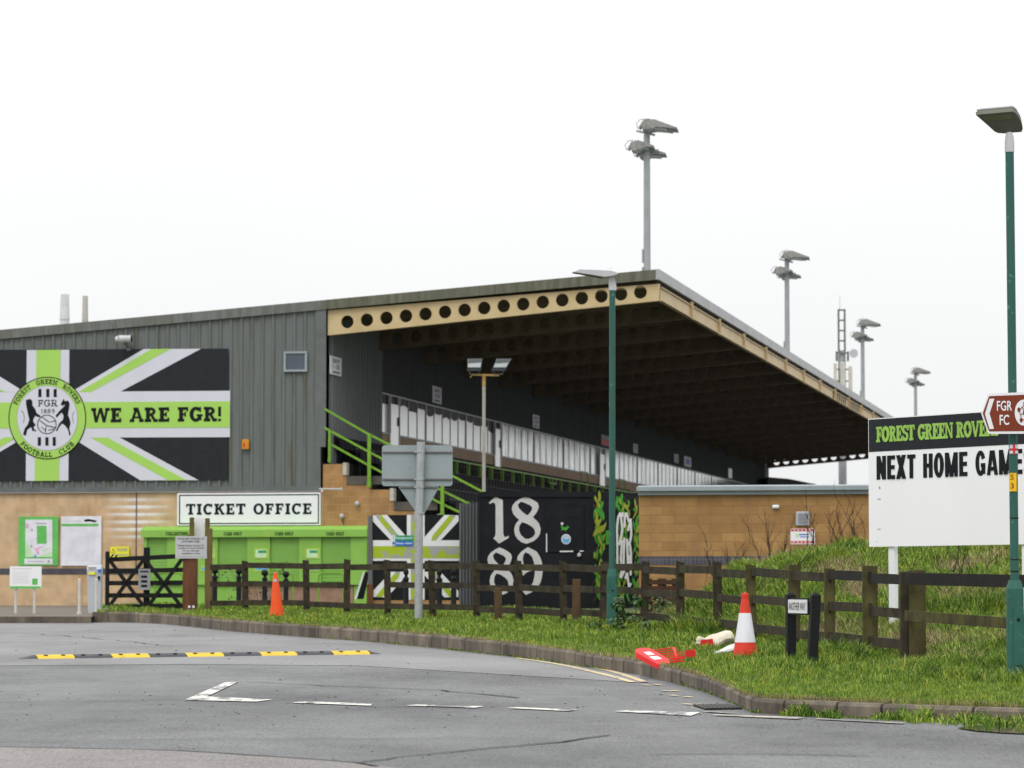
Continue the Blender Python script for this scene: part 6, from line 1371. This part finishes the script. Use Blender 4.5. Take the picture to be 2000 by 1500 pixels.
b = MB(); pr = [(.165,-.02),(.160,.06),(.125,.26*H_),(.09,.55*H_),(.060,.85*H_),(.045,.93*H_),(.04,.99*H_),(.015,H_)]; b.lathe(pr,24); rr = random.Random(2)
b.v = [(x*(1+.10*math.sin(3*math.atan2(y,x)+z_*5))-.03+.10*(z_/H_)*.0+ .02*(1-z_/H_), y*(1-.25*(z_/H_<.5)), z_) for x,y,z_ in b.v]; b.build('body','cone_orange',t,True)
b = MB(); b.box(-.07,-.0,-.075,-.055,.80*H_,.86*H_); b.build('label_plate','lamp_grey',t)
# ------------------------------------------------------------------ street name sign
D = 40.9; A1 = Vector((xat(1544,41.4),41.4,0)); A2 = Vector((xat(1585,40.35),40.35,0)); dv = A2-A1; rz = math.atan2(dv.y,dv.x); L = dv.length; g1 = vz(A1.x,A1.y); t = thing('street_name_sign','white street name plate ANOTHER WAY between two black posts, one leaning','street sign',(A1.x,A1.y,g1),rz)
zz_ = lambda py,d: zat(py,d)-g1
def npost(x,top,lean):
    w = .055; b = MB(); vs = []
    for (h,o,ww) in ((-.25,-lean*.3,w),(top-.03,lean,w),(top,lean,w*.45)):
        for a,c in ((-1,-1),(1,-1),(1,1),(-1,1)): vs.append((x+a*ww, c*ww+o, h))
    b.add(vs,[(k*4+i,k*4+(i+1)%4,k*4+4+(i+1)%4,k*4+4+i) for k in range(2) for i in range(4)]+[(8,9,10,11)]); return b.build('post','gate_black',t)
npost(0,zz_(1157,41.4),0); npost(L,zz_(1158,40.35),.05)
zp0,zp1 = zz_(1197.5,41),zz_(1169.5,41); b = MB(); b.box(.062,L-.065,-.035,-.012,zp0-.02,zp1+.01); b.build('backing_board','gate_black',t); b = MB(); b.box(.07,L-.07,-.050,-.036,zp0,zp1-.01); npl = b.build('name_plate','white_board',t); font('lettering','ANOTHER WAY','print_dark',npl,.11,L-.10,zp0+.035,zp1-.045,-.0525,.0)
# ------------------------------------------------------------------ fallen red barrier, bags, red scraps
P = gnd(1278,1292,.0); t = thing('fallen_barrier','red plastic pedestrian barrier lying flat over the kerb with two white panels','barrier',P,0)
o0 = P
zk0 = float(G(39.2))+.15
def w3(px,py,h=0.0,k=.42):
    """a point on the plate as it lies, tipped up from the kerb"""
    r = ray(px,py); m_ = (zk0+h-k*39.2-EYE)/(r.z/r.y-k); return Vector((r.x/r.y*m_,m_,EYE+r.z/r.y*m_))-o0
out2 = [(1240,1271),(1243,1267.5),(1249,1266),(1262,1265.5),(1270,1267),(1288,1277),(1307,1289),(1309,1292.5),(1306,1296),(1294,1298),(1283,1297.5),(1262,1286),(1243,1276)]
b = MB(); top_ = [w3(a,c) for a,c in out2]; nz = Vector((0,-.42,1)).normalized(); n_ = len(top_); cen = sum(top_,Vector())/n_
inn = [v.lerp(cen,.05)+nz*.008 for v in top_]; bt_ = [v-Vector((0,0,.055)) for v in top_]
b.add(bt_+top_+inn,[tuple(range(n_))]+[(j*n_+(i+1)%n_,j*n_+i,(j+1)*n_+i,(j+1)*n_+(i+1)%n_) for j in range(2) for i in range(n_)]+[tuple(2*n_+i for i in range(n_-1,-1,-1))]); b.build('end_panel','plastic_red',t)
for pts in ([(1257,1275.5),(1269,1274.5),(1279,1280),(1266,1281.5)],[(1268,1284.5),(1283,1283),(1293,1288.5),(1278,1290)]): b = MB(); v_ = [w3(a,c)+nz*.013 for a,c in pts]; b.add(v_+[q-nz*.02 for q in v_],[(3,2,1,0),(0,1,5,4),(1,2,6,5),(2,3,7,6),(3,0,4,7)]); b.build('white_panel','white_board',t)
for k_,(a,c) in enumerate((((1274,1270.5),(1314,1265)),((1280,1273.5),(1322,1269)),((1287,1277),(1333,1274)),((1293,1281),(1328,1278.5)),((1298,1284),(1335,1281.5)),((1304,1288),(1338,1284.5)),((1307,1293),(1336,1290.5)))):
    p_,q_ = w3(a[0],a[1],-.03),w3(c[0],c[1],-.05); b = MB(); b.bar(p_,q_,.02,.013)
    for i in range(5 if k_ > 4 else 0): m_ = p_.lerp(q_,.25+i*.15); b.box(m_.x-.012,m_.x+.012,m_.y-.02,m_.y+.02,m_.z-.012,m_.z+.012)
    b.build('bar','plastic_red',t)
b = MB(); b.bar(w3(1316,1266,-.05),w3(1322,1291,-.06),.03,.03); b.build('bar','plastic_red',t)
for (px,py,w_,lab) in ((1380,1264,.10,'larger red plastic scrap lying under the white bag'),(1347,1286,.07,'small red plastic scrap at the tips of the fallen barrier')):
    Q = gnd(px,py,.135); t = thing('plastic_scrap',lab,'litter',Q,.2,'red plastic scraps in the grass'); b = MB(); b.add([(-w_,-.05,.02),(w_,-.04,.02),(w_*1.1,.06,.02),(-w_*.8,.07,.02),(-w_*.9,-.05,.10),(w_*.8,-.04,.12),(w_,.05,.09),(-w_*.7,.06,.10)],[(0,3,2,1),(4,5,6,7),(0,1,5,4),(1,2,6,5),(2,3,7,6),(3,0,4,7)]); b.build('scrap','plastic_red',t)
def bag(label,px,d,spine,rad_,mat):
    P = onverge(px,d); t = thing('plastic_bag',label,'bag',P,0,'pale bags dumped by the fence'); b = MB(); k = 12; rr = random.Random(int(px)); vs = []
    n_ = len(spine)
    for i,(x,y,zc_) in enumerate(spine):
        r_ = rad_[i]
        for j in range(k): a = 2*math.pi*j/k; w_ = 1+.22*math.sin(3*a+i)+.12*math.sin(5*a+i*2); vs.append((x+r_*.35*math.sin(a*2+i)+rr.gauss(0,.022),y+r_*1.2*math.cos(a)*w_+rr.gauss(0,.022),max(zc_+r_*math.sin(a)*w_+rr.gauss(0,.026),-.03)))
    b.add(vs,[(i*k+j,i*k+(j+1)%k,(i+1)*k+(j+1)%k,(i+1)*k+j) for i in range(n_-1) for j in range(k)]+[tuple(range(k-1,-1,-1)),tuple((n_-1)*k+j for j in range(k))]); o = b.build('sack',mat,t,True)
    m_ = o.modifiers.new('smooth','SUBSURF'); m_.levels = 1; m_.render_levels = 1
bag('crumpled cream plastic bag with a knotted neck lying by the fence',1396,47.5,[(-.27,0,.13),(-.20,0,.15),(-.14,0,.09),(-.08,0,.10),(.04,0,.14),(.16,0,.19),(.25,0,.20),(.31,0,.12)],[.03,.055,.04,.08,.11,.12,.10,.03],'bag_white')
bag('flat pale sack half sunk in the grass behind the red and white cone',1420,44.5,[(-.22,-.05,.03),(-.10,0,.06),(.05,0,.10),(.17,0,.13),(.2,0,.12)],[.01,.04,.05,.055,.02],'bag_pale')
# ------------------------------------------------------------------ speed bump, drain
BO = gnd(388,1283); t = thing('speed_bump','modular rubber speed bump of yellow and black blocks across the road','speed bump',BO,0)
def bumpseg(px0,px1,mat,nm,cap=0):
    a = gnd(px0,1287.5-(px0-60)*.0135); c = gnd(px1,1287.5-(px1-60)*.0135); dv = (c-a); dv.z = 0; L = dv.length-.008; u_ = dv.normalized(); nn = Vector((-u_.y,u_.x,0)); b = MB(); pr = [(-.0,0),(.05,.030),(.13,.049),(.22,.050),(.30,.034),(.36,0)]; vs = []
    for s_,sc in ((0,1 if cap>=0 else .12),(L,1 if cap<=0 else .12)):
        for (o_,h) in pr: q = a+u_*s_+nn*o_; vs.append((q.x-BO.x,q.y-BO.y,float(G(q.y))+.003+h*sc-BO.z))
    k = len(pr); b.add(vs,[(i,i+k,i+k+1,i+1) for i in range(k-1)]+[tuple(range(k)),tuple(range(2*k-1,k-1,-1))]); sg_ = b.build(nm,mat,t)
    if cap == 0:
        b = MB()
        for f_ in (.25,.72): q = a+u_*(L*f_)+nn*.10; b.lathe([(.03,.045),(.03,.052)],10,(q.x-BO.x,q.y-BO.y,float(G(q.y))+.003-BO.z)); 
        b.build('bolt','debris_dark',sg_)
xs_ = [75,148,221,295,367,440,512,583,653,725]
bumpseg(46,74,'bump_black','end_cap',-1)
for i in range(9): bumpseg(xs_[i],xs_[i+1],'bump_yellow' if i%2==0 else 'bump_black','yellow_block' if i%2==0 else 'black_block')
bumpseg(726,749,'bump_black','end_cap',1)
DP = gnd(1400,1380); t = thing('road_drain','flat iron drain grating at the bend of the kerb','drain',DP,0); c4 = [gnd(x,y,.006)-DP for x,y in ((1352,1377.5),(1424,1376.5),(1452,1384.5),(1378,1386))]
b = MB(); lerp2 = lambda u,v: (c4[0].lerp(c4[1],u)).lerp(c4[3].lerp(c4[2],u),v)
b.add([tuple(lerp2(u,v)) for u,v in ((0,0),(1,0),(1,1),(0,1))],[(3,2,1,0)]); b.build('pit','debris_dark',t); b = MB()
for i in range(9):
    u0 = i/9+.02; q = [lerp2(u0,.02),lerp2(u0+.06,.02),lerp2(u0+.06,.98),lerp2(u0,.98)]; b.add([tuple(v+Vector((0,0,.002))) for v in q]+[tuple(v+Vector((0,0,.014))) for v in q],[(7,6,5,4),(0,4,5,1),(1,5,6,2),(2,6,7,3),(3,7,4,0)])
b.build('grating','drain_iron',t)
# wet hollow with standing water at the kerb foot
m, nt, n, l, p = nodes_of('puddle_water'); p.inputs['Base Color'].default_value = (.02,.022,.015,1); p.inputs['Roughness'].default_value = .06
pu = sheet('puddle',[[(1868,1421),(1900,1417),(1960,1416),(2030,1418),(2030,1434),(1960,1431),(1905,1427)]],'puddle_water',.011)
# ------------------------------------------------------------------ bare twigs on the mound, ivy and brambles
def shrub(label,px,d,H_,n_,spread,seed,grp='bare twig shrubs on the grass mound',th=.013,lean=.25):
    P = onverge(px,d,-.03); t = thing('bare_shrub',label,'shrub',P,0,grp); b = MB(); rr = random.Random(seed)
    def grow(p,dr,L,r,lv):
        pts = [p]; q = p; k = 5
        for i in range(k): dr = (dr+Vector((rr.gauss(0,.10),rr.gauss(0,.10),rr.gauss(.02,.05)))).normalized(); q = q+dr*(L/k); pts.append(q)
        b.pipe(pts,[r*(1-.75*i/k) for i in range(k+1)],4)
        if lv > 0:
            for i in range(1,k+1):
                if rr.random() < .72: a = rr.uniform(0,6.28); s_ = rr.uniform(.4,.8); grow(pts[i],(dr*1.0+Vector((math.cos(a)*s_,math.sin(a)*s_*.7,rr.uniform(.05,.4)))).normalized(),L*rr.uniform(.22,.45),r*.5,lv-1)
    for i in range(n_): a = rr.uniform(-1,1); grow(Vector((a*spread*.3,rr.uniform(-.2,.2),0)),Vector((a*lean+rr.gauss(0,.15),rr.gauss(0,.12),1)).normalized(),H_*rr.uniform(.6,1.05),th,2)
    b.build('branches','twig',t)
shrub('tall thin bare shrub rising left of the small vent on the wall',1512,59.5,.92,6,.9,1)
shrub('bare shrub with dense twigs standing just below the wall notice',1600,60,1.05,6,.8,2)
shrub('bare shrub with forked twigs between the vent and the match board',1655,60,.95,6,.6,3)
shrub('bare twigs hugging the left post of the match board',1692,58.5,.95,5,.4,4)
shrub('low bare bush on the left shoulder of the mound',1428,61,.70,8,1.2,5,lean=.5)
shrub('sparse pale twigs before the blue brick band of the wall',1370,63,.62,6,1.2,6,th=.009,lean=.6)
shrub('bare stem leaning across the mound above the fence',1528,54,.75,2,.3,7,th=.014,lean=-.7)
shrub('bare bramble stems behind the match board leg',1880,50,.8,7,1.6,8,lean=.7)
def leafy(label,px,d,H_,W_,n_,mat,seed,sz,cat='shrub'):
    P = onverge(px,d,-.02); t = thing('leafy_shrub',label,cat,P,0,'leafy shrubs by the fence'); b = MB(); rr = random.Random(seed)
    cl = [(rr.gauss(0,W_*.42),rr.gauss(0,W_*.3),abs(rr.gauss(.45,.28))*H_,rr.uniform(.5,1)*W_*.34) for _ in range(9)]
    for _ in range(n_):
        cx_,cy_,cz_,cr = rr.choice(cl); v = Vector((rr.gauss(0,1),rr.gauss(0,1),rr.gauss(0,1))).normalized()*cr*rr.uniform(.4,1); p = Vector((cx_,cy_,cz_))+v
        if p.z < 0: continue
        nn = (v.normalized()+Vector((rr.gauss(0,.5),rr.gauss(0,.5),rr.gauss(.3,.5)))).normalized(); u_ = nn.orthogonal().normalized(); a = rr.uniform(0,6.28); u_ = (Matrix.Rotation(a,3,nn)@u_); w_ = nn.cross(u_); s_ = sz*rr.uniform(.6,1.3)
        b.add([p-u_*s_,p-u_*s_*.2+w_*s_*.62,p+u_*s_,p-u_*s_*.2-w_*s_*.62],[(0,1,2,3)])
    b.build('leaves',mat,t); b = MB()
    for c_ in cl: b.pipe([(c_[0]*.2,c_[1]*.2,0),(c_[0]*.7,c_[1]*.7,c_[2]*.6),(c_[0],c_[1],c_[2]+c_[3]*.6)],[.008,.006,.003],5)
    b.build('stems','twig',t)
leafy('glossy dark ivy clump growing over the rails beside the farther lamp',1238,57.6,.72,.52,520,'ivy_leaf',11,.05)
leafy('low pale bramble clump behind the fence before the timber stack',1302,63,.38,.7,420,'bramble_leaf',12,.045)
leafy('low broad weed clump on the grass under the ivy',1215,56.9,.24,.6,260,'ivy_leaf',13,.04)
leafy('straggling rose bush with reddish leaves before the ticket counter',515,86,.95,1.1,150,'bramble_leaf',14,.04)
